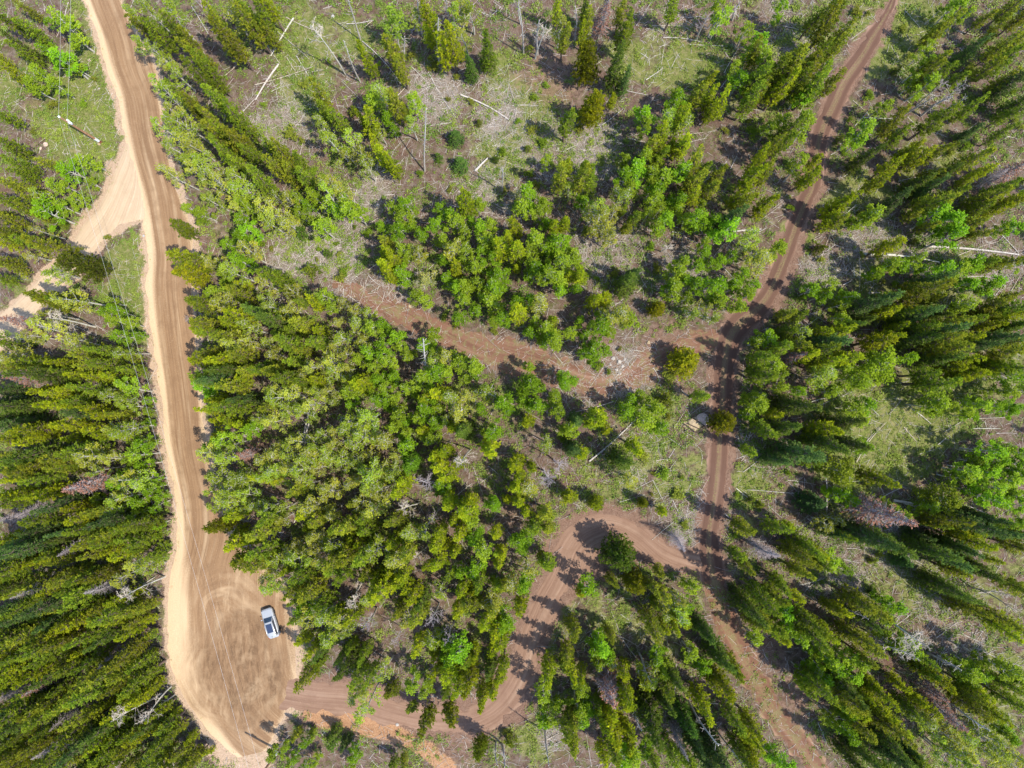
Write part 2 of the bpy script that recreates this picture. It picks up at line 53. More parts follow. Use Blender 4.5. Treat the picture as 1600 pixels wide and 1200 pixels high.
# roads: (left x, y, right x, y) pairs in photo pixels
MAIN = [(100,-110,170,-110),(112,-50,174,-50),(128,0,187,0),(147,50,212,50),(160,100,242,100),(179,150,249,150),(188,200,259,200),(200,250,265,250),
 (214,300,278,298),(222,350,297,346),(228,400,302,396),(227,450,302,448),(231,500,304,498),(237,550,307,548),(244,600,311,598),(250,650,316,648),
 (256,700,324,696),(267,750,334,744),(276,800,346,790),(276,850,366,838),(265,900,412,880),(261,950,448,925),(262,1000,462,975),
 (270,1050,468,1040),(285,1085,466,1068),(304,1113,458,1092),(322,1136,448,1114),(340,1156,438,1134),(357,1171,428,1154),(374,1181,416,1171)]
SIDE = [(202,165,236,350),(194,222,226,346),(180,260,207,350),(168,295,184,360),(154,322,165,374),(136,344,146,397),(113,376,124,422),(90,408,99,448),(63,434,74,474),(36,461,48,500),(4,490,18,533),(-60,530,-42,580)]
DRIVE = [(440,1052,425,1112),(470,1058,455,1108),(500,1063,490,1110),(550,1068,550,1122),(600,1085,600,1132),(650,1100,655,1142),(695,1108,705,1146),(738,1104,752,1146),
 (768,1084,802,1122),(792,1045,834,1064),(809,992,848,1003),(831,938,874,950),(854,894,900,910),(868,850,930,880),(896,816,944,862),(945,799,975,852),
 (995,815,998,866),(1034,846,1032,882),(1070,862,1070,886),(1100,868,1100,884)]
TRAIL = [(1405,-90,8),(1398,-20,8),(1394,5,10),(1380,32,15),(1366,55,26),(1350,84,28),(1322,125,32),(1305,162,32),(1287,200,30),(1277,238,28),(1270,290,28),(1258,318,28),(1242,358,28),
 (1224,408,28),(1205,452,30),(1186,480,34),(1160,502,44),(1140,530,40),(1131,575,36),(1128,625,34),(1124,680,32),(1120,745,32),(1114,795,30),(1107,835,30),(1109,872,38),
 (1115,905,40),(1124,945,42),(1137,985,46),(1162,1030,44),(1195,1088,42),(1232,1142,38),(1265,1188,36),(1310,1260,36)]
PATH = [(520,440,16),(560,462,26),(620,488,38),(680,516,40),(740,540,48),(800,556,56),(860,574,50),(905,596,40),(945,604,34),(985,585,40),(1030,556,44),(1080,540,40),(1140,522,30)]
GRASS = [(480,70,90,1),(430,40,60,1),(470,140,60,.9),(560,60,60,.9),(130,110,40,1),(150,170,55,1),(110,210,60,1),(170,60,40,1),(140,240,50,.9),(150,20,40,.6),
 (205,400,35,.9),(200,450,40,.9),(215,520,25,.8),(1070,80,70,.8),(1000,90,50,.8),(1040,100,50,.8),(740,230,80,.5),(800,160,70,.5),(850,200,60,.5),(650,340,60,.3),
 (1400,80,80,.8),(1340,300,60,.7),(1450,250,60,.6),(1250,370,30,.8),(1380,430,90,.8),(1480,440,70,.7),(1020,660,60,.8),(1000,700,80,.6),(1060,740,60,.7),(1170,750,30,.7),
 (1370,680,110,.8),(1440,640,80,.8),(1330,620,60,.8),(1420,900,60,.6),(950,960,60,.4),(840,1170,40,.8),(1040,1020,60,.3),(20,130,60,.4),(1180,140,50,.5),(1280,30,40,.5)]
SLASH = [(440,200,60,.8),(680,150,70,.8),(770,170,60,.8),(500,390,90,.9),(570,300,60,.7),(860,230,60,.8),(920,240,60,1),(1040,30,50,.5),(620,450,50,.6),(900,590,50,.6),
 (970,580,50,.8),(950,390,80,.6),(1060,430,60,.7),(1290,420,40,.8),(1350,380,60,.7),(1400,850,70,.6),(1310,900,60,.7),(1300,850,60,.6),(860,1150,25,1),(1080,820,50,.6),
 (1560,420,70,.6),(1480,950,60,.7),(1500,1000,60,.7),(1240,80,40,.9),(1220,20,40,.7),(980,700,60,.5),(1300,120,40,.5),(1180,700,40,.6),(1440,400,60,.7),(980,420,60,.6),(420,210,40,.9),(760,300,70,.6)]
SOIL = [(700,1150,70,.7),(1200,1020,60,.5),(930,560,60,.6),(1040,560,60,.8),(600,470,50,.6),(850,120,70,.5),(880,150,40,.5),(1080,40,50,.5),(800,800,60,.4),(1250,1080,60,.5),(1480,980,70,.5),
 (60,80,40,.4),(50,150,40,.5),(420,780,60,.4),(400,690,50,.5),(330,90,30,.3),(320,390,50,.5),(860,1170,30,.3)]
ORANGE = [(486,1114,26),(530,1124,38),(580,1136,36),(620,1150,28),(660,1172,28),(700,1200,30)]
STONES = [(100,201,.45,'cream'),(154,223,.5,'cream'),(741,210,.35,'cream'),(590,321,.4,'white'),(447,371,.3,'white'),(640,478,.4,'cream'),(957,560,.45,'white'),(966,566,.5,'white'),
 (972,573,.35,'white'),(962,578,.4,'white'),(953,570,.3,'white'),(975,562,.3,'white'),(968,584,.35,'white'),(500,412,.3,'white'),(522,30,.4,'grey'),(1012,536,.4,'cream'),(872,232,.35,'white'),(70,225,.5,'pinkish'),
 (62,231,.35,'pinkish'),(138,92,.4,'pinkish'),(152,136,.25,'white'),(225,369,.3,'grey'),(620,1134,.35,'white'),(772,280,.3,'white')]
SANDY = [(385,1188,46,1.2),(395,1160,40,1.2),(452,1088,34,1),(470,1015,22,.9),(345,1165,26,.9),(460,965,18,.8),(170,262,16,.9),(120,355,14,.7),(10,520,40,.8)]

# ---------------------------------------------------------------- scene, camera, light
random.seed(7); rng = np.random.default_rng(7)
scene = bpy.context.scene
COL = scene.collection
H, F = 105.0, 1109.0                      # flying height in metres, focal length in photo pixels
cam_d = bpy.data.cameras.new('camera'); cam = bpy.data.objects.new('camera', cam_d); COL.objects.link(cam)
cam.location = (0, 0, H); cam.rotation_euler = (30/F, 20/F, 0)
cam_d.sensor_width = 36; cam_d.lens = 36*F/1600; cam_d.clip_start = .5; cam_d.clip_end = 3000
scene.camera = cam
CR = np.array(cam.rotation_euler.to_matrix())
def at(px, py, z=0.0):
    """world x, y of the photo pixel on the level z"""
    d = CR @ np.array([(px-800)/F, (600-py)/F, -1.0])
    t = (z-H)/d[2]
    return d[0]*t, d[1]*t
def atN(P, z=0.0):
    P = np.asarray(P, float)
    D = np.stack([(P[:,0]-800)/F, (600-P[:,1])/F, -np.ones(len(P))], 1) @ CR.T
    return D[:,:2]*((z-H)/D[:,2])[:,None]
MPP = H/F
ELEV, SX, SY = math.radians(60), .88, -.47
S = Vector((SX*math.cos(ELEV), SY*math.cos(ELEV), math.sin(ELEV))).normalized()
sun_d = bpy.data.lights.new('sun', 'SUN'); sun_d.energy = 2.02; sun_d.angle = math.radians(.53); sun_d.color = (1, .94, .83)
sun = bpy.data.objects.new('sun', sun_d); COL.objects.link(sun); sun.rotation_euler = S.to_track_quat('Z', 'Y').to_euler(); sun.location = (60, -40, 120)
w = bpy.data.worlds.new('World'); scene.world = w; w.use_nodes = True
nt = w.node_tree; sky = nt.nodes.new('ShaderNodeTexSky'); sky.sky_type = 'NISHITA'; sky.sun_disc = False
sky.sun_elevation = ELEV; sky.sun_rotation = math.atan2(SX, SY); sky.altitude = 2600; sky.air_density = .8; sky.dust_density = 3.5; sky.ozone_density = .3
bg = nt.nodes['Background']; bg.inputs['Strength'].default_value = .15
nt.links.new(sky.outputs[0], bg.inputs['Color'])
vs = scene.view_settings; vs.view_transform = 'Standard'; vs.look = 'None'; vs.gamma = 1; vs.exposure = EXPOSURE = 2.1
scene.cycles.max_bounces = 6; scene.cycles.transparent_max_bounces = 6

# ---------------------------------------------------------------- small helpers
def tag(o, label=None, cat=None, group=None, kind=None):
    if label: o['label'] = label
    if cat: o['category'] = cat
    if group: o['group'] = group
    if kind: o['kind'] = kind
    return o
def link(name, data, parent=None, loc=None, rz=0, sc=None):
    o = bpy.data.objects.new(name, data); COL.objects.link(o)
    if parent: o.parent = parent
    if loc is not None: o.location = loc
    if rz: o.rotation_euler = (0, 0, rz)
    if sc is not None: o.scale = sc if hasattr(sc, '__len__') else (sc,)*3
    return o
class MB:
    """collects vertices and faces of one mesh, with a per-vertex 'tint'"""
    def __init__(s): s.V = []; s.F4 = []; s.F3 = []; s.T = []; s.n = 0
    def add(s, V, F, tint=0.5):
        V = np.asarray(V, float).reshape(-1, 3); F = np.asarray(F, int)
        (s.F4 if F.shape[1] == 4 else s.F3).append(F + s.n)
        s.V.append(V); s.T.append(np.broadcast_to(np.asarray(tint, float), (len(V),))); s.n += len(V)
    def tube(s, pts, rad, k=5, tint=.5, cap=True):
        pts = np.asarray(pts, float); m = len(pts); rad = np.broadcast_to(np.asarray(rad, float), (m,))
        d = np.gradient(pts, axis=0); d /= np.linalg.norm(d, axis=1)[:, None] + 1e-9
        ref = np.array([0, 0, 1.]) if abs(d[0, 2]) < .8 else np.array([1., 0, 0])
        a = np.cross(d, ref); a /= np.linalg.norm(a, axis=1)[:, None] + 1e-9; b = np.cross(d, a)
        th = np.arange(k)*2*math.pi/k
        V = pts[:, None, :] + rad[:, None, None]*(np.cos(th)[None, :, None]*a[:, None, :] + np.sin(th)[None, :, None]*b[:, None, :])
        i = np.arange(m-1)[:, None]*k; j = np.arange(k)[None, :]; j2 = (j+1) % k
        s.add(V.reshape(-1, 3), np.stack([i+j, i+j2, i+k+j2, i+k+j], -1).reshape(-1, 4)[:, ::-1], tint)
        if cap:
            for e in (0, m-1):
                if rad[e] > .015:
                    ring = V[e]; c = pts[e]
                    idx = np.array([[p, (p+1) % k, k] for p in range(k)]); s.add(np.vstack([ring, c]), idx if e == 0 else idx[:, ::-1], tint)
    def sticks(s, A, B, r, tint=.5):
        """many thin three-sided rods at once"""
        A = np.asarray(A, float); B = np.asarray(B, float); n = len(A)
        if n == 0: return
        r = np.broadcast_to(np.asarray(r, float), (n,)); tint = np.broadcast_to(np.asarray(tint, float), (n,))
        d = B-A; d /= np.linalg.norm(d, axis=1)[:, None] + 1e-9
        ref = np.where(np.abs(d[:, 2:3]) < .8, [[0, 0, 1.]], [[1., 0, 0]])
        a = np.cross(d, ref); a /= np.linalg.norm(a, axis=1)[:, None] + 1e-9; b = np.cross(d, a)
        V = []
        for P, q in ((A, 1.0), (B, .55)):
            for t in (0, 2.094, 4.189):
                V.append(P + (r*q)[:, None]*(math.cos(t)*a + math.sin(t)*b))
        V = np.stack(V, 1).reshape(-1, 3); o = np.arange(n)[:, None]*6
        Fq = np.concatenate([o+np.array([[0, 1, 4, 3]]), o+np.array([[1, 2, 5, 4]]), o+np.array([[2, 0, 3, 5]])])
        s.add(V, Fq, np.repeat(tint, 6))
    def leaves(s, P, D, ln, wd, tint, up=None):
        """diamond blades: root P, direction D"""
        n = len(P); D = D/(np.linalg.norm(D, axis=1)[:, None]+1e-9)
        q = rng.normal(size=(n, 3)); sd = np.cross(D, q); sd /= np.linalg.norm(sd, axis=1)[:, None]+1e-9
        ln = np.broadcast_to(ln, (n,))[:, None]; wd = np.broadcast_to(wd, (n,))[:, None]
        nm = np.cross(D, sd)
        mid = P + D*ln*.5 + nm*wd*.18
        V = np.stack([P, mid-sd*wd*.5, P+D*ln, mid+sd*wd*.5], 1).reshape(-1, 3)
        s.add(V, np.arange(4*n).reshape(-1, 4), np.repeat(np.broadcast_to(tint, (n,)), 4))
    def mesh(s, name, mat, smooth=False):
        me = bpy.data.meshes.new(name); V = np.concatenate(s.V); T = np.concatenate(s.T)
        F4 = np.concatenate(s.F4) if s.F4 else np.zeros((0, 4), int); F3 = np.concatenate(s.F3) if s.F3 else np.zeros((0, 3), int)
        me.vertices.add(len(V)); me.vertices.foreach_set('co', V.astype(np.float32).ravel())
        lv = np.concatenate([F4.ravel(), F3.ravel()]).astype(np.int32); me.loops.add(len(lv)); me.loops.foreach_set('vertex_index', lv)
        n4, n3 = len(F4), len(F3); st = np.concatenate([np.arange(n4)*4, n4*4+np.arange(n3)*3]).astype(np.int32)
        me.polygons.add(n4+n3); me.polygons.foreach_set('loop_start', st)
        me.polygons.foreach_set('use_smooth', np.full(n4+n3, bool(smooth)))
        at_ = me.attributes.new('tint', 'FLOAT', 'POINT'); at_.data.foreach_set('value', T.astype(np.float32))
        me.update(calc_edges=True); me.validate()
        if mat: me.materials.append(mat)
        return me

# ---------------------------------------------------------------- materials
class NT:
    def __init__(s, name):
        s.m = bpy.data.materials.new(name); s.m.use_nodes = True; s.t = s.m.node_tree; s.b = s.t.nodes['Principled BSDF']; s.out = s.t.nodes['Material Output']
    def n(s, typ, **kw):
        o = s.t.nodes.new(typ)
        for k, v in kw.items():
            if k in o.inputs: o.inputs[k].default_value = v
            else: setattr(o, k, v)
        return o
    def l(s, a, b): s.t.links.new(a, b)
    def attr(s, name): return s.n('ShaderNodeAttribute', attribute_name=name).outputs['Fac']
    def noise(s, scale, vec=None, detail=4, rough=.6):
        o = s.n('ShaderNodeTexNoise', Scale=scale, Detail=detail, Roughness=rough)
        if vec is not None: s.l(vec, o.inputs['Vector'])
        return o.outputs['Fac']
    def ramp(s, f, a, b, c0=0., c1=1.):
        o = s.n('ShaderNodeMapRange'); s.l(f, o.inputs[0])
        for i, v in enumerate((a, b, c0, c1)): o.inputs[1+i].default_value = v
        return o.outputs[0]
    def math(s, op, a, b=None):
        o = s.n('ShaderNodeMath', operation=op)
        for i, v in enumerate((a, b)):
            if v is None: continue
            if isinstance(v, (int, float)): o.inputs[i].default_value = v
            else: s.l(v, o.inputs[i])
        return o.outputs[0]
    def mix(s, f, a, b, mode='MIX'):
        o = s.n('ShaderNodeMix', data_type='RGBA', blend_type=mode)
        for sock, v in ((o.inputs['Factor'], f), (o.inputs[6], a), (o.inputs[7], b)):
            if isinstance(v, (int, float)): sock.default_value = v
            elif isinstance(v, tuple): sock.default_value = (*v, 1)[:4]
            else: s.l(v, sock)
        return o.outputs[2]
    def pos(s): return s.n('ShaderNodeNewGeometry').outputs['Position']
    def done(s, col, rough=.9, spec=.2, bump=None, bstr=.5, bdist=.05):
        if isinstance(col, tuple): s.b.inputs['Base Color'].default_value = (*col, 1)
        else: s.l(col, s.b.inputs['Base Color'])
        s.b.inputs['Roughness'].default_value = rough; s.b.inputs['Specular IOR Level'].default_value = spec
        if bump is not None:
            o = s.n('ShaderNodeBump', Strength=bstr, Distance=bdist); s.l(bump, o.inputs['Height']); s.l(o.outputs[0], s.b.inputs['Normal'])
        return s.m
def foliage_mat(name, lo, hi, trans=.35, mass=False):
    """object colour, varied clump by clump between an old-growth and a new-growth hue"""
    k = NT(name); info = k.n('ShaderNodeObjectInfo'); t = k.attr('tint')
    src = k.n('ShaderNodeAttribute', attribute_name='hue').outputs['Color'] if mass else info.outputs['Color']
    a = k.mix(1.0, src, lo, 'MULTIPLY'); b = k.mix(1.0, src, hi, 'MULTIPLY')
    c = k.mix(t, a, b)
    hs = k.n('ShaderNodeHueSaturation'); k.l(c, hs.inputs['Color']); k.l(k.ramp(info.outputs['Random'], 0, 1, .75, 1.25), hs.inputs['Value'])
    k.l(k.ramp(info.outputs['Random'], 0, 1, .492, .508), hs.inputs['Hue'])
    c = hs.outputs[0]
    k.done(c, .65, .08)
    tr = k.n('ShaderNodeBsdfTranslucent'); k.l(c, tr.inputs['Color'])
    mx = k.n('ShaderNodeMixShader'); mx.inputs[0].default_value = trans
    k.l(k.b.outputs[0], mx.inputs[1]); k.l(tr.outputs[0], mx.inputs[2]); k.l(mx.outputs[0], k.out.inputs['Surface'])
    return k.m
M = {}
for _s, _m in (('', False), ('_mass', True)):
    M['needle'+_s] = foliage_mat('needles'+_s, (.60, .72, .8), (1.45, 1.36, 1.0), .52, _m)
    M['leaf'+_s] = foliage_mat('leaves'+_s, (.70, .78, .8), (1.4, 1.3, 1.0), .52, _m)
def bark(name, a, b, sc=6):
    k = NT(name); f = k.noise(sc, k.pos(), 5); t = k.attr('tint')
    c = k.mix(k.ramp(f, .35, .65), a, b); c = k.mix(k.ramp(t, 0, 1, .0, .5), c, (.75, .75, .75), 'MULTIPLY')
    return k.done(c, .85, .2, f, .6, .03)
M['pine_bark'] = bark('pine_bark', (0.090, 0.061, 0.045), (0.197, 0.148, 0.115))
M['aspen_bark'] = bark('aspen_bark', (0.295, 0.279, 0.230), (0.476, 0.451, 0.385), 3)
M['grey_wood'] = bark('weathered_wood', (.22, .195, .175), (.47, .43, .385))
M['twig'] = bark('bare_twigs', (0.279, 0.234, 0.180), (0.451, 0.394, 0.320))
M['dead_twig'] = bark('dead_grey_twigs', (0.156, 0.123, 0.119), (0.312, 0.271, 0.267))
M['rust_needle'] = bark('dead_rusty_needles', (0.164, 0.070, 0.041), (0.295, 0.148, 0.098))
M['rot'] = bark('decayed_wood', (0.164, 0.107, 0.074), (0.295, 0.213, 0.156))
def plain(name, col, rough=.5, spec=.4, metal=0):
    k = NT(name); f = k.noise(30, None, 2); k.done(k.mix(k.ramp(f, .3, .7), tuple(c*.9 for c in col), col), rough, spec); k.b.inputs['Metallic'].default_value = metal; return k.m

# ---------------------------------------------------------------- ground and roads
_w = [(.021, .013, .5, .35), (-.017, .026, 2.1, .3), (.05, -.037, 1.2, .12), (.09, .08, .3, .06)]
def hgt(x, y):
    z = 0
    for a, b, c, d in _w: z = z + d*np.sin(a*6.283*np.asarray(x)/2 + b*6.283*np.asarray(y)/2 + c)
    return z
def vnoise(x, y, s, seed=0):
    """smooth value noise 0..1"""
    r = np.random.default_rng(seed+11); tab = r.random((256, 256))
    u = np.asarray(x)/s+1000.3; v = np.asarray(y)/s+1000.7
    i = np.floor(u).astype(int); j = np.floor(v).astype(int); f = u-i; g = v-j
    f = f*f*(3-2*f); g = g*g*(3-2*g); i0, i1, j0, j1 = i & 255, (i+1) & 255, j & 255, (j+1) & 255
    return (tab[i0, j0]*(1-f)+tab[i1, j0]*f)*(1-g) + (tab[i0, j1]*(1-f)+tab[i1, j1]*f)*g
def fbm(x, y, s, seed=0, o=4):
    t = 0; a = .5; n = 0
    for k in range(o): t = t + a*vnoise(x, y, s/2**k, seed+k*7); n += a; a *= .55
    return t/n
def catmull(P, m):
    P = np.asarray(P, float); Q = np.vstack([2*P[0]-P[1], P, 2*P[-1]-P[-2]]); out = []
    for i in range(len(P)-1):
        p0, p1, p2, p3 = Q[i], Q[i+1], Q[i+2], Q[i+3]
        for t in np.arange(m)/m:
            out.append(.5*((2*p1)+(-p0+p2)*t+(2*p0-5*p1+4*p2-p3)*t*t+(-p0+3*p1-3*p2+p3)*t**3))
    out.append(P[-1]); return np.array(out)
def lr_world(LR):
    LR = np.asarray(LR, float); c = catmull(np.hstack([atN(LR[:, :2]), atN(LR[:, 2:])]), 14); return c[:, :2], c[:, 2:]
def cw_world(CW):
    CW = np.asarray(CW, float); c = catmull(np.hstack([atN(CW[:, :2]), CW[:, 2:]*MPP]), 14); p = c[:, :2]
    d = np.gradient(p, axis=0); d /= np.linalg.norm(d, axis=1)[:, None]; nrm = np.stack([-d[:, 1], d[:, 0]], 1)
    return p-nrm*c[:, 2:]/2, p+nrm*c[:, 2:]/2
ROADS = {'main': lr_world(MAIN), 'side': lr_world(SIDE), 'drive': lr_world(DRIVE), 'trail': cw_world(TRAIL[:26]), 'lower': cw_world(TRAIL[25:]), 'path': cw_world(PATH)}
fx = np.arange(-92, 92.01, .36); fy = np.arange(-72, 72.01, .36)
gx = np.concatenate([[-1500, -500, -220, -130, -105], fx, [105, 130, 220, 500, 1500]]); gy = np.concatenate([[-1500, -500, -200, -110, -84], fy, [84, 110, 200, 500, 1500]])
GX, GY = np.meshgrid(gx, gy)
fine = (np.abs(GX) < 92.5) & (np.abs(GY) < 72.5)
RD = {}
def shift_min(D):
    o = D.copy()
    for dj in (-1, 0, 1):
        for di in (-1, 0, 1):
            if di or dj: o = np.minimum(o, np.roll(np.roll(D, dj, 0), di, 1)+.36*math.hypot(di, dj))
    return o
for k, (L, R) in ROADS.items():
    n = 240; t = np.linspace(0, 1, 900); s = np.linspace(0, 1, len(L))
    Ld = np.stack([np.interp(t, s, L[:, i]) for i in (0, 1)], 1); Rd = np.stack([np.interp(t, s, R[:, i]) for i in (0, 1)], 1)
    u = np.linspace(0, 1, 90)[None, :, None]; Q = (Ld[:, None]*(1-u)+Rd[:, None]*u).reshape(-1, 2); ins = np.zeros(GX.shape, bool)
    i = np.searchsorted(gx, Q[:, 0]+.18)-1; j = np.searchsorted(gy, Q[:, 1]+.18)-1; ok = (i >= 0) & (j >= 0) & (i < len(gx)) & (j < len(gy)) & (np.abs(Q[:, 0]) < 91) & (np.abs(Q[:, 1]) < 71)
    ins[j[ok], i[ok]] = True
    D = np.where(ins, 0., 50.); E = np.where(ins, 50., 0.)
    for _ in range(10): D = shift_min(D); E = shift_min(E)
    RD[k] = np.where(ins, -E+.18, D-.18)
def blobs(X, Y, L):
    o = np.zeros(np.shape(X))
    for px, py, r, wt in L:
        cx, cy = at(px, py); q = np.hypot(X-cx, Y-cy)/(r*MPP); o = np.maximum(o, wt*np.clip(1.35-q, 0, 1))
    return o
def line_w(X, Y, L):
    P = np.asarray(L, float); c = catmull(np.hstack([atN(P[:, :2]), P[:, 2:]*MPP]), 10); o = np.full(np.shape(X), -9.)
    for cx, cy, wd in c: o = np.maximum(o, 1-np.hypot(X-cx, Y-cy)/(wd*.6))
    return o
n1 = fbm(GX, GY, 6, 1); n2 = fbm(GX, GY, 2.2, 2); n3 = fbm(GX, GY, 14, 3)
A = {}
A['grass'] = np.where(fine, np.clip(blobs(GX, GY, GRASS)*(.55+.9*n1)+(n3-.50)*1.5+(n2-.5)*1.3+.12*(GX > 28), 0, 1), .5)
A['slash'] = np.where(fine, np.clip(blobs(GX, GY, SLASH)*(.4+1.1*n2)+(n1-.6)*.6, 0, 1), .1)
A['soil'] = np.clip(blobs(GX, GY, SOIL)*(.5+n2)*1.1, 0, 1)
soft = lambda d, a, b: np.clip((b-(d+(n2-.5)*2.2))/(b-a), 0, 1)
A['sand'] = np.maximum(np.maximum(soft(RD['main'], -.2, .8), soft(RD['side'], -.2, .7)), np.where(fine, blobs(GX, GY, SANDY)*(.5+n2), 0))
A['dirt'] = np.maximum(np.maximum(soft(RD['drive'], .0, 2.2), soft(RD['trail'], -.3, .9)), np.maximum(soft(RD['path'], -1.6, .9), soft(RD['lower'], -1.6, 1.0))*.85)
A['orange'] = np.where(fine, np.clip(line_w(GX, GY, ORANGE)*2+(n2-.5)*1.2, 0, 1), 0)
rmin = np.minimum.reduce(list(RD.values()))
off = np.clip((rmin-.3)/1.2, 0, 1)
bank = np.where(fine, np.clip(line_w(GX, GY, ORANGE)+.4, 0, 1), 0)
GZ = hgt(GX, GY) + np.where(fine, off*((fbm(GX, GY, 1.1, 5, 3)-.5)*.34+(fbm(GX, GY, 4, 6, 2)-.5)*.5), 0) - .05*np.clip(-rmin, 0, 1) + bank*off*.5
ny, nx = GX.shape
idx = np.arange(nx*ny).reshape(ny, nx)
quads = np.stack([idx[:-1, :-1], idx[:-1, 1:], idx[1:, 1:], idx[1:, :-1]], -1).reshape(-1, 4)
mb = MB(); mb.add(np.stack([GX, GY, GZ], -1).reshape(-1, 3), quads)
def zat(x, y):
    """height of the finished ground sheet"""
    i = int(np.clip(np.searchsorted(gx, x)-1, 0, nx-2)); j = int(np.clip(np.searchsorted(gy, y)-1, 0, ny-2))
    f = (x-gx[i])/(gx[i+1]-gx[i]); g = (y-gy[j])/(gy[j+1]-gy[j])
    return float((GZ[j, i]*(1-f)+GZ[j, i+1]*f)*(1-g)+(GZ[j+1, i]*(1-f)+GZ[j+1, i+1]*f)*g)
def pick(a, x, y):
    i = np.clip(np.searchsorted(gx, x)-1, 0, nx-2); j = np.clip(np.searchsorted(gy, y)-1, 0, ny-2); return a[j, i]

def road_dist(x, y, name): return pick(RD[name], x, y)
k = NT('forest_floor'); P = k.pos()
nf = k.noise(5.5, P, 6, .7); nm = k.noise(1.3, P, 5, .65); nl = k.noise(.22, P, 4); ng = k.noise(14, P, 3, .7)
duff = k.mix(k.ramp(nf, .35, .68), (0.051, 0.029, 0.020), (0.142, 0.094, 0.070)); duff = k.mix(k.ramp(nm, .42, .66), duff, (0.157, 0.121, 0.094))
duff = k.mix(k.ramp(k.noise(.9, P, 5, .7), .50, .62, 0, .75), duff, (0.084, 0.088, 0.029)); duff = k.mix(k.ramp(nl, .55, .75, 0, .5), duff, (0.121, 0.064, 0.042))
grs = k.mix(k.ramp(nf, .38, .62), (.075, .092, .02), (.165, .165, .05)); grs = k.mix(k.ramp(nm, .48, .66), grs, (.215, .18, .09)); grs = k.mix(k.ramp(ng, .45, .7, 0, .8), grs, (.09, .135, .022))
sls = k.mix(k.ramp(nf, .35, .65), (0.127, 0.100, 0.076), (0.242, 0.202, 0.166)); sls = k.mix(k.ramp(nm, .5, .68, 0, .8), sls, (0.121, 0.112, 0.055))
sand = k.mix(k.ramp(nf, .35, .65), (0.302, 0.206, 0.134), (0.395, 0.290, 0.202)); sand = k.mix(k.ramp(nm, .58, .70, 0, .6), sand, (0.185, 0.143, 0.067))
dirt = k.mix(k.ramp(nf, .33, .66), (0.102, 0.057, 0.039), (0.200, 0.127, 0.091)); dirt = k.mix(k.ramp(nm, .5, .7, 0, .6), dirt, (0.218, 0.148, 0.106))
orng = k.mix(k.ramp(nf, .35, .65), (0.242, 0.121, 0.060), (0.363, 0.218, 0.121))
edge = lambda a, n: k.ramp(k.math('ADD', k.attr(a), k.ramp(n, .3, .7, -.28, .28)), .35, .65)
c = k.mix(edge('grass', nm), duff, grs); c = k.mix(edge('slash', nf), c, sls); c = k.mix(k.math('MULTIPLY', edge('soil', nm), .8), c, dirt)
c = k.mix(edge('dirt', nm), c, dirt); c = k.mix(edge('sand', nf), c, sand); c = k.mix(edge('orange', nf), c, orng)
k.done(c, .95, .1, k.math('ADD', nf, k.math('MULTIPLY', ng, .6)), .9, .18)
me = mb.mesh('ground', k.m, True)
for nme, arr in A.items():
    q = me.attributes.new(nme, 'FLOAT', 'POINT'); q.data.foreach_set('value', arr.astype(np.float32).ravel())
tag(link('ground', me), kind='structure')

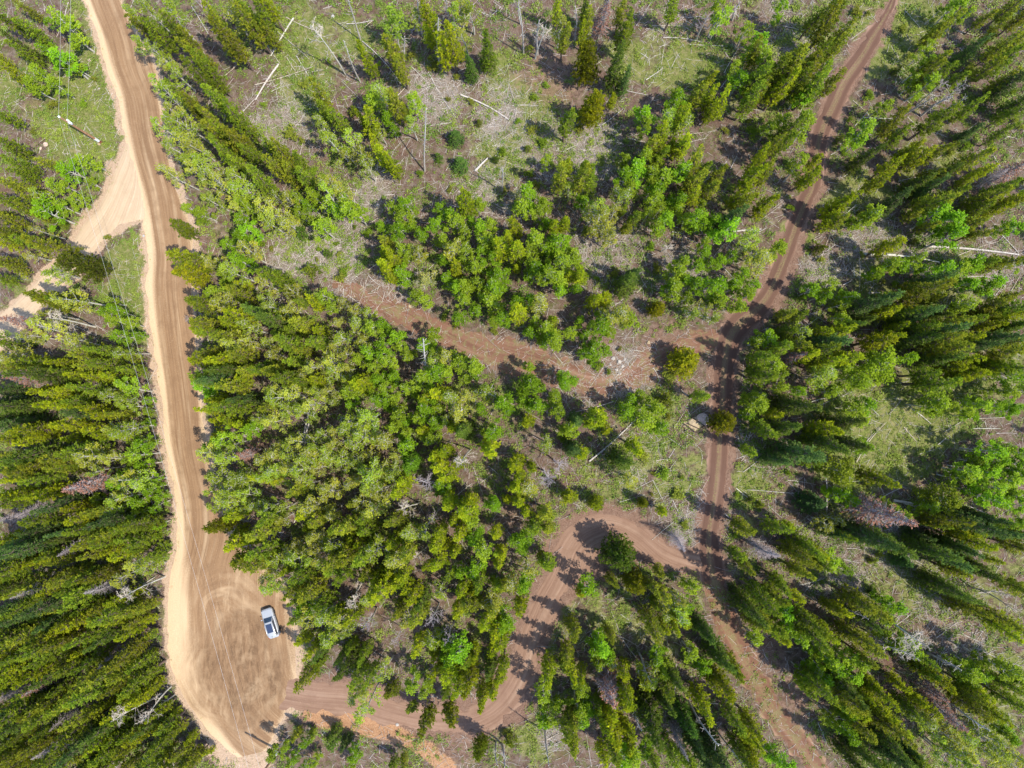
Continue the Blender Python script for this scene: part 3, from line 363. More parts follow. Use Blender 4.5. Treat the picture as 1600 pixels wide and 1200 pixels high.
def road_mat(name, base, edgec, dark, edges, streak=.5, rut=None, turn=False, weeds=0):
    k = NT(name); uv = k.n('ShaderNodeUVMap').outputs[0]; sp = k.n('ShaderNodeSeparateXYZ'); k.l(uv, sp.inputs[0]); P = k.pos()
    u = k.attr('across'); nf = k.noise(6, P, 6, .7); nm = k.noise(.55, P, 4)
    mp = k.n('ShaderNodeMapping'); mp.inputs['Scale'].default_value = (3.2, .07, 1); k.l(uv, mp.inputs[0]); st = k.noise(1.0, mp.outputs[0], 6, .72)
    mp2 = k.n('ShaderNodeMapping'); mp2.inputs['Scale'].default_value = (.8, .035, 1); k.l(uv, mp2.inputs[0]); st2 = k.noise(1.0, mp2.outputs[0], 4, .6)
    c = k.mix(k.ramp(st, .36, .64), dark, base); c = k.mix(k.ramp(st2, .5, .72, 0, .75), c, edgec); c = k.mix(k.ramp(nf, .55, .75, 0, .45), c, edgec); c = k.mix(k.ramp(nm, .48, .66, 0, .45), c, dark)
    un = k.math('ADD', u, k.ramp(nf, .2, .8, -.05, .05)); un = k.math('ADD', un, k.ramp(st2, .3, .7, -.04, .04))
    c = k.mix(k.ramp(un, edges[0]-.05, edges[0]+.04, 1, 0), c, k.mix(k.ramp(nf, .35, .65), edgec, tuple(min(.75, q*1.22) for q in edgec)))
    c = k.mix(k.ramp(un, edges[1]-.03, edges[1]+.05, 0, .85), c, edgec)
    if rut:
        for r in rut:
            f = k.math('ABSOLUTE', k.math('SUBTRACT', un, r)); c = k.mix(k.ramp(f, .07, .15, .8, 0), c, dark)
        g = k.math('ABSOLUTE', k.math('SUBTRACT', un, .5)); c = k.mix(k.math('MULTIPLY', k.ramp(g, .06, .15, .75, 0), k.ramp(nf, .45, .6)), c, (0.144, 0.130, 0.054))
    if turn:      # wheel marks going round the turning circle, and the damp dark patch inside them
        tw = k.attr('circle'); tuv = k.n('ShaderNodeUVMap', uv_map='turn').outputs[0]; m3 = k.n('ShaderNodeMapping'); m3.inputs['Scale'].default_value = (2.4, .5, 1); k.l(tuv, m3.inputs[0]); rn = k.noise(1.0, m3.outputs[0], 6, .7)
        m4 = k.n('ShaderNodeMapping'); m4.inputs['Scale'].default_value = (.55, .16, 1); k.l(tuv, m4.inputs[0]); rn2 = k.noise(1.0, m4.outputs[0], 4, .6)
        cc = k.mix(k.ramp(rn, .36, .62), dark, base); cc = k.mix(k.ramp(rn2, .48, .66, 0, .85), cc, edgec); cc = k.mix(k.ramp(nf, .52, .72, 0, .5), cc, edgec)
        wrp = k.n('ShaderNodeTexNoise', Scale=.35, Detail=3.0); k.l(P, wrp.inputs['Vector']); wv_ = k.n('ShaderNodeVectorMath', operation='MULTIPLY_ADD'); k.l(wrp.outputs['Color'], wv_.inputs[0]); wv_.inputs[1].default_value = (1.3, 1.3, 0); k.l(P, wv_.inputs[2])
        m5 = k.n('ShaderNodeMapping'); m5.inputs['Scale'].default_value = (1.5, .25, 1); m5.inputs['Rotation'].default_value = (0, 0, .7); k.l(wv_.outputs[0], m5.inputs[0]); cr5 = k.noise(1.0, m5.outputs[0], 6, .7)
        cc = k.mix(k.ramp(cr5, .54, .66, 0, .6), cc, edgec)
        c = k.mix(tw, c, cc)
        pt = k.noise(.7, wv_.outputs[0], 6, .72)
        c = k.mix(k.math('MULTIPLY', k.attr('damp'), k.ramp(pt, .38, .62, .97, .3)), c, k.mix(k.ramp(cr5, .40, .62), tuple(q*.66 for q in dark), tuple(q*.85 for q in base)))
    if weeds:
        nw = k.noise(1.1, P, 5, .7); c = k.mix(k.ramp(nw, .48, .60, 0, weeds), c, k.mix(k.ramp(nf, .35, .65), (.085, .10, .03), (.20, .17, .085)))
    h = k.math('ADD', k.math('MULTIPLY', st, 1.0), k.math('MULTIPLY', nf, .7))
    return k.done(c, .95, .12, h, .6, .07)
def road(name, key, mat, lift, nu=26, rag=.35, seed=0):
    L, R = ROADS[key]; wmid = np.linalg.norm(L-R, axis=1).mean()
    seg = np.concatenate([[0], np.cumsum(np.linalg.norm(np.diff((L+R)/2, axis=0), axis=1))]); n = int(seg[-1]/.22)
    s = np.linspace(0, seg[-1], n); Li = np.stack([np.interp(s, seg, L[:, i]) for i in (0, 1)], 1); Ri = np.stack([np.interp(s, seg, R[:, i]) for i in (0, 1)], 1)
    wv = np.linalg.norm(Li-Ri, axis=1)
    a = (fbm(s, s*0, 1.6, 20+seed, 4)-.5)*2*rag/wv; b = (fbm(s, s*0, 1.6, 40+seed, 4)-.5)*2*rag/wv
    u = np.linspace(0, 1, nu); U = (a[:, None]*(1-u)[None]+(1+b)[:, None]*u[None])
    X = Li[:, None, :]*(1-U)[..., None]+Ri[:, None, :]*U[..., None]
    rise = np.minimum(1, np.minimum(u, 1-u)*6)
    Z = hgt(X[..., 0], X[..., 1]) + lift - .09*(1-rise)[None]**2
    V = np.concatenate([X, Z[..., None]], -1).reshape(-1, 3); idx = np.arange(n*nu).reshape(n, nu)
    q = np.stack([idx[:-1, :-1], idx[:-1, 1:], idx[1:, 1:], idx[1:, :-1]], -1).reshape(-1, 4)
    v0 = V[q[0]]; nz = np.cross(v0[1]-v0[0], v0[2]-v0[0])[2]
    if nz < 0: q = q[:, ::-1]
    mb = MB(); mb.add(V, q); me = mb.mesh(name, mat, True)
    uvw = np.stack([(U*wv[:, None]), np.broadcast_to(s[:, None], U.shape)], -1).reshape(-1, 2)
    lay = me.uv_layers.new(name='UVMap'); li = np.empty(len(me.loops), np.int32); me.loops.foreach_get('vertex_index', li); lay.data.foreach_set('uv', uvw[li].astype(np.float32).ravel())
    at_ = me.attributes.new('across', 'FLOAT', 'POINT'); at_.data.foreach_set('value', U.astype(np.float32).ravel())
    if key == 'main':
        bx, by = at(362, 1012); rr = np.hypot(X[..., 0]-bx, (X[..., 1]-by)*.72)+(fbm(X[..., 0], X[..., 1], 9, 71, 2)-.5)*5; an = np.arctan2((X[..., 1]-by)*.72, X[..., 0]-bx)
        l2 = me.uv_layers.new(name='turn'); l2.data.foreach_set('uv', np.stack([rr, an*4], -1).reshape(-1, 2)[li].astype(np.float32).ravel())
        wob = fbm(X[..., 0], X[..., 1], 3, 61)
        for nm_, arr in (('circle', np.clip((9.6-rr)/2.2, 0, 1)*np.clip((fbm(X[..., 0], X[..., 1], 4, 66)-.3)*2.2, 0, .85)*(.35+.65*np.clip((rr-3)/2.5, 0, 1))), ('damp', np.clip((7.6-np.hypot(X[..., 0]-bx-1.6, (X[..., 1]-by+3)*.8)+(wob-.5)*5)/2.5, 0, 1))):
            q = me.attributes.new(nm_, 'FLOAT', 'POINT'); q.data.foreach_set('value', arr.astype(np.float32).ravel())
    return tag(link(name, me), kind='structure')
road('gravel_road', 'main', road_mat('gravel_road_surface', (.212, .130, .070), (.36, .262, .16), (.14, .082, .044), (.18, .94), turn=True), .045, 40, .6, 0)
road('side_track', 'side', road_mat('pale_track_surface', (.385, .295, .195), (.43, .345, .245), (.29, .21, .135), (-1, 3)), .030, 26, .8, 1)
road('driveway', 'drive', road_mat('driveway_surface', (.20, .125, .086), (.275, .19, .135), (.135, .079, .053), (-1, 3)), .030, 26, 1.5, 2)
road('dirt_track', 'trail', road_mat('dirt_track_surface', (.14, .082, .057), (.19, .12, .085), (.085, .047, .033), (.05, .95), rut=(.24, .76)), .042, 26, .9, 3)
road('overgrown_track', 'lower', road_mat('overgrown_track_surface', (.165, .088, .055), (.21, .13, .085), (.115, .058, .037), (.05, .95), rut=(.22, .78), weeds=.5), .016, 24, 1.5, 5)
road('overgrown_path', 'path', road_mat('overgrown_path_surface', (.16, .086, .056), (.235, .145, .10), (.10, .05, .033), (-1, 3), weeds=.6), .018, 22, 1.8, 4)

# ---------------------------------------------------------------- tree shapes: each returns (trunk mesh, crown mesh)
def stem_pts(h, lean=.25, n=7, base=-.25):
    t = np.linspace(0, 1, n); a, b = rng.random(2)*6.28; k = rng.normal(0, lean, 2)
    x = k[0]*t**2 + .12*np.sin(a+5*t); y = k[1]*t**2 + .12*np.sin(b+4*t); x -= x[0]; y -= y[0]
    return np.stack([x, y, base+(h-base)*t], 1)
def on_stem(P, z): return np.array([np.interp(z, P[:, 2], P[:, 0]), np.interp(z, P[:, 2], P[:, 1]), z])
def tufts(mb, C, Out, ln, wd, k, tint, flat=.3):
    n = len(C); P = np.repeat(C, k, 0)+rng.normal(0, ln*.16, (n*k, 3)); D = rng.normal(size=(n*k, 3)); D[:, 2] = np.abs(D[:, 2])*.9-flat*.4
    D += np.repeat(Out, k, 0)*.9
    mb.leaves(P, D, ln*rng.uniform(.75, 1.2, n*k), wd*rng.uniform(.8, 1.2, n*k), np.clip(np.repeat(tint, k)+rng.normal(0, .12, n*k), 0, 1))
def conifer(h, r, zb, power, dz, nb, step, ln, wd, k, droop=.0, rise=.25, rag=.25, belly=.0):
    P = stem_pts(h); tr = MB(); tr.tube(P, np.linspace(.05+.011*h, .02, len(P)), 6, .4)
    cr = MB(); C = []; O = []; T = []; A = []; B = []
    z = zb*h; side = rng.random(8)
    while z < h-.12:
        t = (z-zb*h)/(h*(1-zb)); prof = (1-t)**power*(1-belly*(1-min(1, t*4))) + .06
        m = max(3, int(round(nb*(.6+.5*prof)))); a0 = rng.random()*6.28
        for j in range(m):
            a = a0+j*6.283/m+rng.normal(0, .2); lob = 1+rag*(side[int(a/6.283*8) % 8]-.5)
            L = r*prof*lob*rng.uniform(1-rag, 1+rag*.6)
            if rng.random() < .06: L *= .5
            c = on_stem(P, z+rng.normal(0, dz*.25)); o = np.array([math.cos(a), math.sin(a), 0])
            br_t = np.clip(rng.normal(.45, .2), 0, 1); e = c+o*L+np.array([0, 0, L*(rise-droop)])
            if L > .35: A.append(c); B.append(e)
            q = max(.3*L, .12)
            while q <= L:
                f = q/max(L, .01); side_o = np.array([-o[1], o[0], 0])*rng.normal(0, .16+.2*f*min(1, L))
                C.append(c+o*q+side_o+np.array([0, 0, q*(rise*f-droop)])); O.append(o*.8+np.array([0, 0, .45])); T.append(br_t+rng.normal(0, .18)); q += step*rng.uniform(.75, 1.25)
        z += dz*rng.uniform(.8, 1.2)
    for q in range(4): C.append(on_stem(P, h-.1*q)); O.append(np.array([0, 0, 1.])); T.append(.7)
    tr.sticks(A, B, .022, .3)
    # dead lower limbs
    zz = rng.uniform(min(.12, zb*.6)*h, zb*h+.3, 9); aa = rng.random(9)*6.28; c = np.array([on_stem(P, z) for z in zz]); L = rng.uniform(.4, .8, 9)*r
    tr.sticks(c, c+np.stack([np.cos(aa)*L, np.sin(aa)*L, -.1*L], 1), .018, .9)
    tufts(cr, np.array(C), np.array(O), ln, wd, k, np.clip(T, 0, 1))
    return tr.mesh('pine_trunk', M['pine_bark'], True), cr.mesh('needle_crown', M['needle'])
def broadleaf(h, r, zb, nclump, nleaf, size, twig=1.0, lean=.4, mat='leaf'):
    P = stem_pts(h*.93, lean); tr = MB(); tr.tube(P, np.linspace(.04+.008*h, .02, len(P)), 6, .1)
    cr = MB(); A = []; B = []; R = []
    for i in range(nclump):
        t = (i+.5)/nclump; z = h*(zb+(1-zb)*t*.97); prof = math.sin(math.pi*min(1, .22+.78*t)**1.0)**.7 if t < .98 else .3
        a = i*2.4+rng.normal(0, .5); q = r*prof*rng.uniform(.25, 1.0)
        c = on_stem(P, z)+np.array([math.cos(a)*q, math.sin(a)*q, rng.normal(0, .2)])
        s = on_stem(P, max(.2*h, z-q*.9-.25)); mid = (s+c)/2+np.array([0, 0, -.1*q])
        A += [s, mid]; B += [mid, c]; R += [.032, .024]
        m = int(nleaf*rng.uniform(.6, 1.3)); cl = rng.uniform(.34, .72)*(r/1.7)
        D = rng.normal(size=(m, 3)); D /= np.linalg.norm(D, axis=1)[:, None]; rad = cl*rng.random((m, 1))**.42; pos = c+D*rad*np.array([1, 1, .8])
        tt = np.clip(rng.normal(.5, .2)+rng.normal(0, .16, m), 0, 1)
        ld = rng.normal(size=(m, 3))*np.array([1, 1, .45])
        cr.leaves(pos, ld, size*rng.uniform(.75, 1.25, m), size*.85, tt)
        tw = max(2, int(5*twig)); td = D[:tw]; A += list(np.repeat(c[None], tw, 0)-td*.05); B += list(c+td*cl*1.05); R += [.013+.004*twig]*tw
    tr.sticks(np.array(A), np.array(B), np.array(R), .05)
    return tr.mesh('aspen_trunk', M['aspen_bark'], True), cr.mesh('leaf_crown', M[mat])
def bare(h, r, mat='twig', n1=14, zb=.5):
    P = stem_pts(h*.97, .5); tr = MB(); tr.tube(P, np.linspace(.05+.008*h, .02, len(P)), 6, .1)
    cr = MB(); A = []; B = []; R = []
    for i in range(n1):
        z = h*rng.uniform(zb, .97); c = on_stem(P, z); a = i*2.4+rng.normal(0, .4); t = (z/h-zb)/(1-zb); L = r*rng.uniform(.6, 1.1)*(1-.55*t)
        d = np.array([math.cos(a), math.sin(a), rng.uniform(.3, 1.0)]); d /= np.linalg.norm(d); e = c+d*L; A.append(c); B.append(e); R.append(.035)
        for j in range(5):
            f = rng.uniform(.3, 1); s = c+d*L*f; q = d*.7+rng.normal(0, .55, 3); q /= np.linalg.norm(q); e2 = s+q*L*.5*rng.uniform(.5, 1); A.append(s); B.append(e2); R.append(.02)
            for k in range(4):
                s3 = s+(e2-s)*rng.uniform(.3, 1); q3 = q+rng.normal(0, .6, 3); A.append(s3); B.append(s3+q3/np.linalg.norm(q3)*L*.28*rng.uniform(.5, 1.1)); R.append(.012)
    cr.sticks(np.array(A), np.array(B), np.array(R), rng.random(len(A)))
    return tr.mesh('bare_trunk', M['aspen_bark'], True), cr.mesh('bare_crown', M[mat])
def dead_conifer(h, r, rust=0):
    P = stem_pts(h, .2); tr = MB(); tr.tube(P, np.linspace(.05+.011*h, .02, len(P)), 6, .1)
    cr = MB(); A = []; B = []; R = []; z = .14*h
    while z < h-.15:
        t = (z-.14*h)/(.86*h); m = rng.integers(6, 9); a0 = rng.random()*6.28
        for j in range(m):
            a = a0+j*6.283/m+rng.normal(0, .25); L = r*((1-t)**.9+.08)*rng.uniform(.55, 1.1); c = on_stem(P, z+rng.normal(0, .08))
            d = np.array([math.cos(a), math.sin(a), rng.uniform(-.25, .1)]); A.append(c); B.append(c+d*L); R.append(.024)
            for q in range(int(3+4*L)):
                f = rng.uniform(.3, 1); s = c+d*L*f; e = d*.6+rng.normal(0, .45, 3); A.append(s); B.append(s+e*rng.uniform(.2, .45)*min(1, L)); R.append(.013)
        z += .30
    cr.sticks(np.array(A), np.array(B), np.array(R), rng.random(len(A)))
    ne = None
    if rust:
        nb_ = MB(); i = rng.integers(0, len(A), int(rust)); C = np.array(A)[i]*.35+np.array(B)[i]*.65
        tufts(nb_, C, np.zeros_like(C)+[0, 0, .2], .26, .10, 5, rng.random(len(C)), 1.0); ne = nb_.mesh('rusty_needles', M['rust_needle'])
    return tr.mesh('dead_trunk', M['grey_wood'], True), cr.mesh('dead_branches', M['dead_twig']), ne
def stem_only(h):
    P = stem_pts(h, .12); tr = MB(); tr.tube(P, np.linspace(.15, .05, len(P)), 7, .05)
    cr = MB(); A = []; B = []
    for i in range(26):
        z = h*rng.uniform(.35, .98); c = on_stem(P, z); a = rng.random()*6.28; L = rng.uniform(.25, .9); A.append(c); B.append(c+np.array([math.cos(a)*L, math.sin(a)*L, rng.uniform(0, .5)*L]))
    cr.tube([on_stem(P, .34*h)+[.0, .0, 0], on_stem(P, .66*h), on_stem(P, .985*h)], (.05, .05, .04), 4, .3); cr.sticks(np.array(A), np.array(B), .022, .4)
    return tr.mesh('bare_stem', M['grey_wood'], True), cr.mesh('branch_stubs', M['grey_wood'])
def bush(r, hh, n, size):
    st = MB(); cr = MB(); nc = 7
    a = rng.random(nc)*6.28; q = r*rng.uniform(.15, .75, nc); C = np.stack([np.cos(a)*q, np.sin(a)*q, hh*rng.uniform(.4, .9, nc)], 1)
    st.sticks(np.zeros((nc, 3))+[0, 0, -.1], C, .018, .2)
    for c in C:
        m = n//nc; D = rng.normal(size=(m, 3)); D /= np.linalg.norm(D, axis=1)[:, None]
        cr.leaves(c+D*r*.48*rng.random((m, 1))**.45*np.array([1, 1, .8]), rng.normal(size=(m, 3))*np.array([1, 1, .6]), size*rng.uniform(.7, 1.3, m), size*.7, np.clip(rng.normal(.5, .2)+rng.normal(0, .15, m), 0, 1))
    return st.mesh('bush_stems', M['twig']), cr.mesh('bush_leaves', M['leaf'])

P_PINE = [conifer(10, 1.0, z, p, .42, 6, .34, .29, .13, 9, 0, .30, .24, be) for z, p, be in ((.2, .75, .2), (.26, .66, .25), (.18, .9, .1), (.3, .7, .3), (.24, .82, .15), (.26, .6, .25))]
P_BIG = [conifer(10, 2.6, .16, p, .42, 9, .42, .40, .17, 10, 0, .28, .25, .2) for p in (.5, .58)]
P_SPRUCE = [conifer(12, 1.15, z, p, .36, 8, .30, .27, .12, 8, .18, .05, .22, 0) for z, p in ((.08, .92), (.1, .85), (.12, 1.0), (.08, .8))]
P_ASPEN = [broadleaf(9, 1.3, .34, n, 60, .215, .35) for n in (17, 20, 15, 22, 18)]
P_ROUND = [broadleaf(9, 2.2, .3, 34, 74, .26, .5)]
P_PALE = [broadleaf(10, 1.25, .34, n, 52, .185, 1.1, .6) for n in (17, 19, 15, 20)]
P_BARE = [bare(9.5, 1.7), bare(9.5, 1.9), bare(9.5, 1.5, 'dead_twig')]
P_DEAD = [(*dead_conifer(11, 1.45, 0),), (*dead_conifer(11, 1.5, 260),), (*dead_conifer(11, 1.35, 60),)]
P_STEM = [stem_only(10), stem_only(10)]
P_BUSH = [bush(.7, 1.1, 260, .19), bush(.6, .9, 220, .17), bush(.85, 1.3, 330, .2)]
P_SAPL = [conifer(2.6, .75, .06, .8, .26, 6, .26, .22, .10, 8, .1, .2, .25, 0) for _ in range(2)]

# ---------------------------------------------------------------- where things stand
ZONES = [("in the thicket at the top left corner", 60, 35), ("above the wooden power pole", 100, 120), ("left of the wooden power pole", 20, 185), ("in the thicket below the power pole", 110, 270),
 ("above the pale side track", 40, 320), ("at the left end of the pale side track", 25, 440), ("beside the pale side track's lower side", 110, 455), ("below the pale side track", 60, 540), ("on the grassy verge left of the road", 195, 480),
 ("left of the road's straight stretch", 200, 590), ("at the left edge halfway down", 30, 630), ("in the stand left of mid road", 130, 680), ("on the verge left of mid road", 225, 680),
 ("left of the road above the turning circle", 240, 790), ("at the left edge in the lower half", 40, 790), ("around the grey snags at left", 70, 870), ("in the rows left of the turning circle", 190, 900),
 ("in the long rows at lower left", 60, 980), ("at the turning circle's left rim", 235, 1010), ("in the bottom left corner", 60, 1130), ("below the turning circle's left rim", 260, 1120),
 ("right of the road's top bend", 270, 70), ("at the top left of the fallen poles", 370, 30), ("right of the road's upper curve", 300, 160), ("opposite the side track junction", 330, 250), ("right of the side track junction", 400, 240), ("beside the single roadside pine", 330, 340),
 ("among the crossed poles in top grass", 470, 70), ("in the grass above the bare slope", 440, 150), ("in the mixed clump left of top clearing", 530, 200), ("in the mixed clump's lower edge", 560, 270), ("in the top centre grove", 640, 40), ("around the two dark spruces at top", 735, 100), ("in the upper middle clearing", 720, 220),
 ("among the bare trees at top centre", 850, 50), ("beside the tall twin pines", 920, 130), ("below the tall twin pines", 890, 260), ("right of the tall twin pines", 990, 150), ("in the top right of centre thicket", 1090, 40), ("in the clump above the round grove's right", 1090, 150), ("left of the trail's upper part", 1180, 140), ("at the trail's top left", 1270, 60), ("left of the trail at upper right", 1220, 230),
 ("right of the trail's top end", 1440, 60), ("in the top right corner", 1560, 50), ("right of the trail near the top", 1350, 170), ("in the upper right stand", 1480, 150), ("at the right edge, upper part", 1570, 200), ("right of the trail's upper bend", 1320, 260), ("in the upper right slanting rows", 1440, 250),
 ("above the long white fallen trunk", 1440, 340), ("beside the trail's right side, middle", 1280, 340), ("right of the long white fallen trunk", 1550, 390), ("below the long white fallen trunk", 1400, 440), ("in the stand below the white trunk", 1480, 500), ("at the right edge above halfway", 1570, 500), ("right of the trail's sharp bend", 1260, 490), ("around the big bright right-hand aspens", 1370, 570), ("right of the trail below its bend", 1210, 560),
 ("beside the bare slope at left of centre", 480, 320), ("below the mixed clump on bare slope", 530, 390), ("in the round grove's left rim", 620, 370), ("in the round grove's upper left", 710, 360), ("in the round grove's lower left", 690, 440), ("in the heart of the round grove", 780, 400), ("in the round grove's bottom", 760, 480), ("at the round grove's top", 850, 300), ("in the round grove's right part", 880, 400), ("above the overgrown path's middle", 920, 500),
 ("in the bright grove at upper centre right", 970, 310), ("in the open patch right of the grove", 970, 430), ("among the aspens near the trail's left", 1080, 340), ("in the bright clump left of the trail", 1070, 430), ("left of the trail's sharp bend", 1150, 440), ("in the upper left of the central stand", 420, 460), ("along the road's right side, upper stand", 330, 450),
 ("along the road's right side, middle stand", 340, 560), ("in the central stand's left part", 430, 540), ("below the overgrown path's left end", 560, 490), ("below the overgrown path, centre left", 650, 550), ("in the central stand's upper middle", 540, 580), ("at the bright aspens below the path", 830, 600), ("below the overgrown path's middle", 720, 590), ("along the road's right side, lower stand", 340, 690),
 ("in the central stand's left interior", 430, 660), ("in the pale heart of the central stand", 540, 660), ("in the central stand's bright right part", 650, 640), ("right of the central stand", 730, 660), ("in the pale lower middle of the stand", 500, 740), ("by the grey bare trees at centre", 660, 750), ("at the road's right side above the circle", 370, 820), ("in the lower left of the central stand", 450, 850), ("in the lower middle of the stand", 570, 830), ("in the stand left of the hairpin", 690, 830), ("left of the hairpin", 780, 760), ("at the hairpin's left rim", 800, 860),
 ("in the feathery patch at centre right", 1000, 640), ("below the forked path", 900, 650), ("above the hairpin", 920, 760), ("left of the trail's straight stretch", 1040, 760), ("inside the hairpin", 980, 880), ("right of the trail's straight stretch", 1220, 740), ("among the spruces right of the trail", 1250, 650), ("right of the trail's bend by the bare ground", 1160, 640),
 ("in the open right-hand patch", 1370, 690), ("at the right edge halfway down", 1550, 640), ("in the bright stand at right", 1540, 720), ("around the big grey-pink dead conifer", 1330, 800), ("around the right-hand leaning aspen", 1470, 780), ("in the dark stand below right middle", 1480, 860), ("at the right edge, lower part", 1570, 860), ("right of the trail's lower fork", 1190, 830), ("in the trees right of the lower fork", 1250, 870),
 ("just right of the parked white car", 480, 950), ("right of the turning circle", 490, 1010), ("in the stand above the driveway, left", 580, 960), ("above the driveway's left part", 580, 1050), ("in the stand above the driveway, middle", 660, 980), ("above the driveway's middle", 670, 1070), ("left of the driveway's rise", 750, 950), ("at the driveway's bend, inner side", 760, 1040), ("below the driveway's left mouth", 450, 1170), ("below the driveway's orange bank", 560, 1170), ("below the driveway at bottom centre", 740, 1170),
 ("right of the driveway's rise", 900, 930), ("below the hairpin, centre right", 960, 960), ("in the slope right of the driveway", 890, 1010), ("in the tall row right of the driveway", 860, 1090), ("around the red dead conifer", 960, 1080), ("at the bottom, right of centre", 970, 1160), ("around the big dark spruce at bottom", 1030, 1110), ("left of the lower trail", 1090, 1020), ("in the clump left of lower trail", 1120, 960), ("right of the lower trail's top", 1180, 960), ("between the lower trail and bottom edge", 1150, 1130), ("in the bottom stand left of the trail", 1080, 1160),
 ("right of the lower trail, upper stand", 1230, 960), ("right of the lower trail, middle stand", 1280, 1030), ("along the lower trail's right side", 1250, 1060), ("in the dense stand at lower right", 1340, 1060), ("among the big bare aspens at right", 1400, 980), ("in the open lower right clearing", 1490, 940), ("at the right edge below the clearing", 1570, 960), ("in the lower right slanting stand", 1510, 1060), ("at the right edge near the bottom", 1580, 1090), ("in the bottom right corner", 1540, 1160), ("at the bottom edge, right part", 1430, 1150), ("at the bottom edge near the lower trail", 1300, 1150)]
COLS = {'p': [('green', (.18, .232, .018)), ('olive', (.222, .238, .02))], 'y': [('yellow-green', (.255, .295, .012)), ('yellow-tipped', (.275, .298, .012))], 's': [('dark green', (.125, .175, .025)), ('blue-green', (.105, .163, .040))],
 'a': [('bright green', (.175, .315, .014)), ('light green', (.225, .325, .022))], 'l': [('pale olive', (.31, .335, .042)), ('pale green', (.25, .33, .03))], 'u': [('green', (.17, .25, .022)), ('olive', (.21, .235, .035))], 'v': [('dark green', (.105, .17, .024)), ('olive', (.155, .19, .02))],
 'b': [('tan', (1, 1, 1)), ('grey', (1, 1, 1))], 'd': [('grey', (1, 1, 1)), ('rusty', (1, 1, 1))]}
PROTO = {'p': P_PINE, 'y': P_PINE, 's': P_SPRUCE, 'a': P_ASPEN, 'l': P_PALE, 'b': P_BARE, 'd': P_DEAD, 'u': P_BUSH, 'B': P_BIG, 'R': P_ROUND, 'v': P_SAPL}
PH = {'p': 10, 'y': 10, 's': 12, 'a': 9, 'l': 10, 'b': 9.5, 'd': 11, 'u': 1, 'B': 10, 'R': 9, 'v': 2.6}
DEFH = {'p': (11.2, 2.0), 'y': (9.8, 1.8), 's': (12.6, 2.2), 'a': (7.8, 1.4), 'l': (9.4, 1.4), 'b': (8.8, 1.2), 'd': (9.5, 1.6), 'u': (1, .16)}
NAME = {'p': 'pine_tree', 'y': 'pine_tree', 's': 'spruce_tree', 'a': 'aspen_tree', 'l': 'aspen_tree', 'b': 'bare_aspen', 'd': 'dead_conifer', 'u': 'bush', 'B': 'pine_tree', 'R': 'aspen_tree', 'v': 'conifer_sapling'}
CAT = {'u': 'bush', 'v': 'sapling'}
CROWN = {'b': 'bare_crown', 'd': 'dead_branches', 'u': 'foliage'}
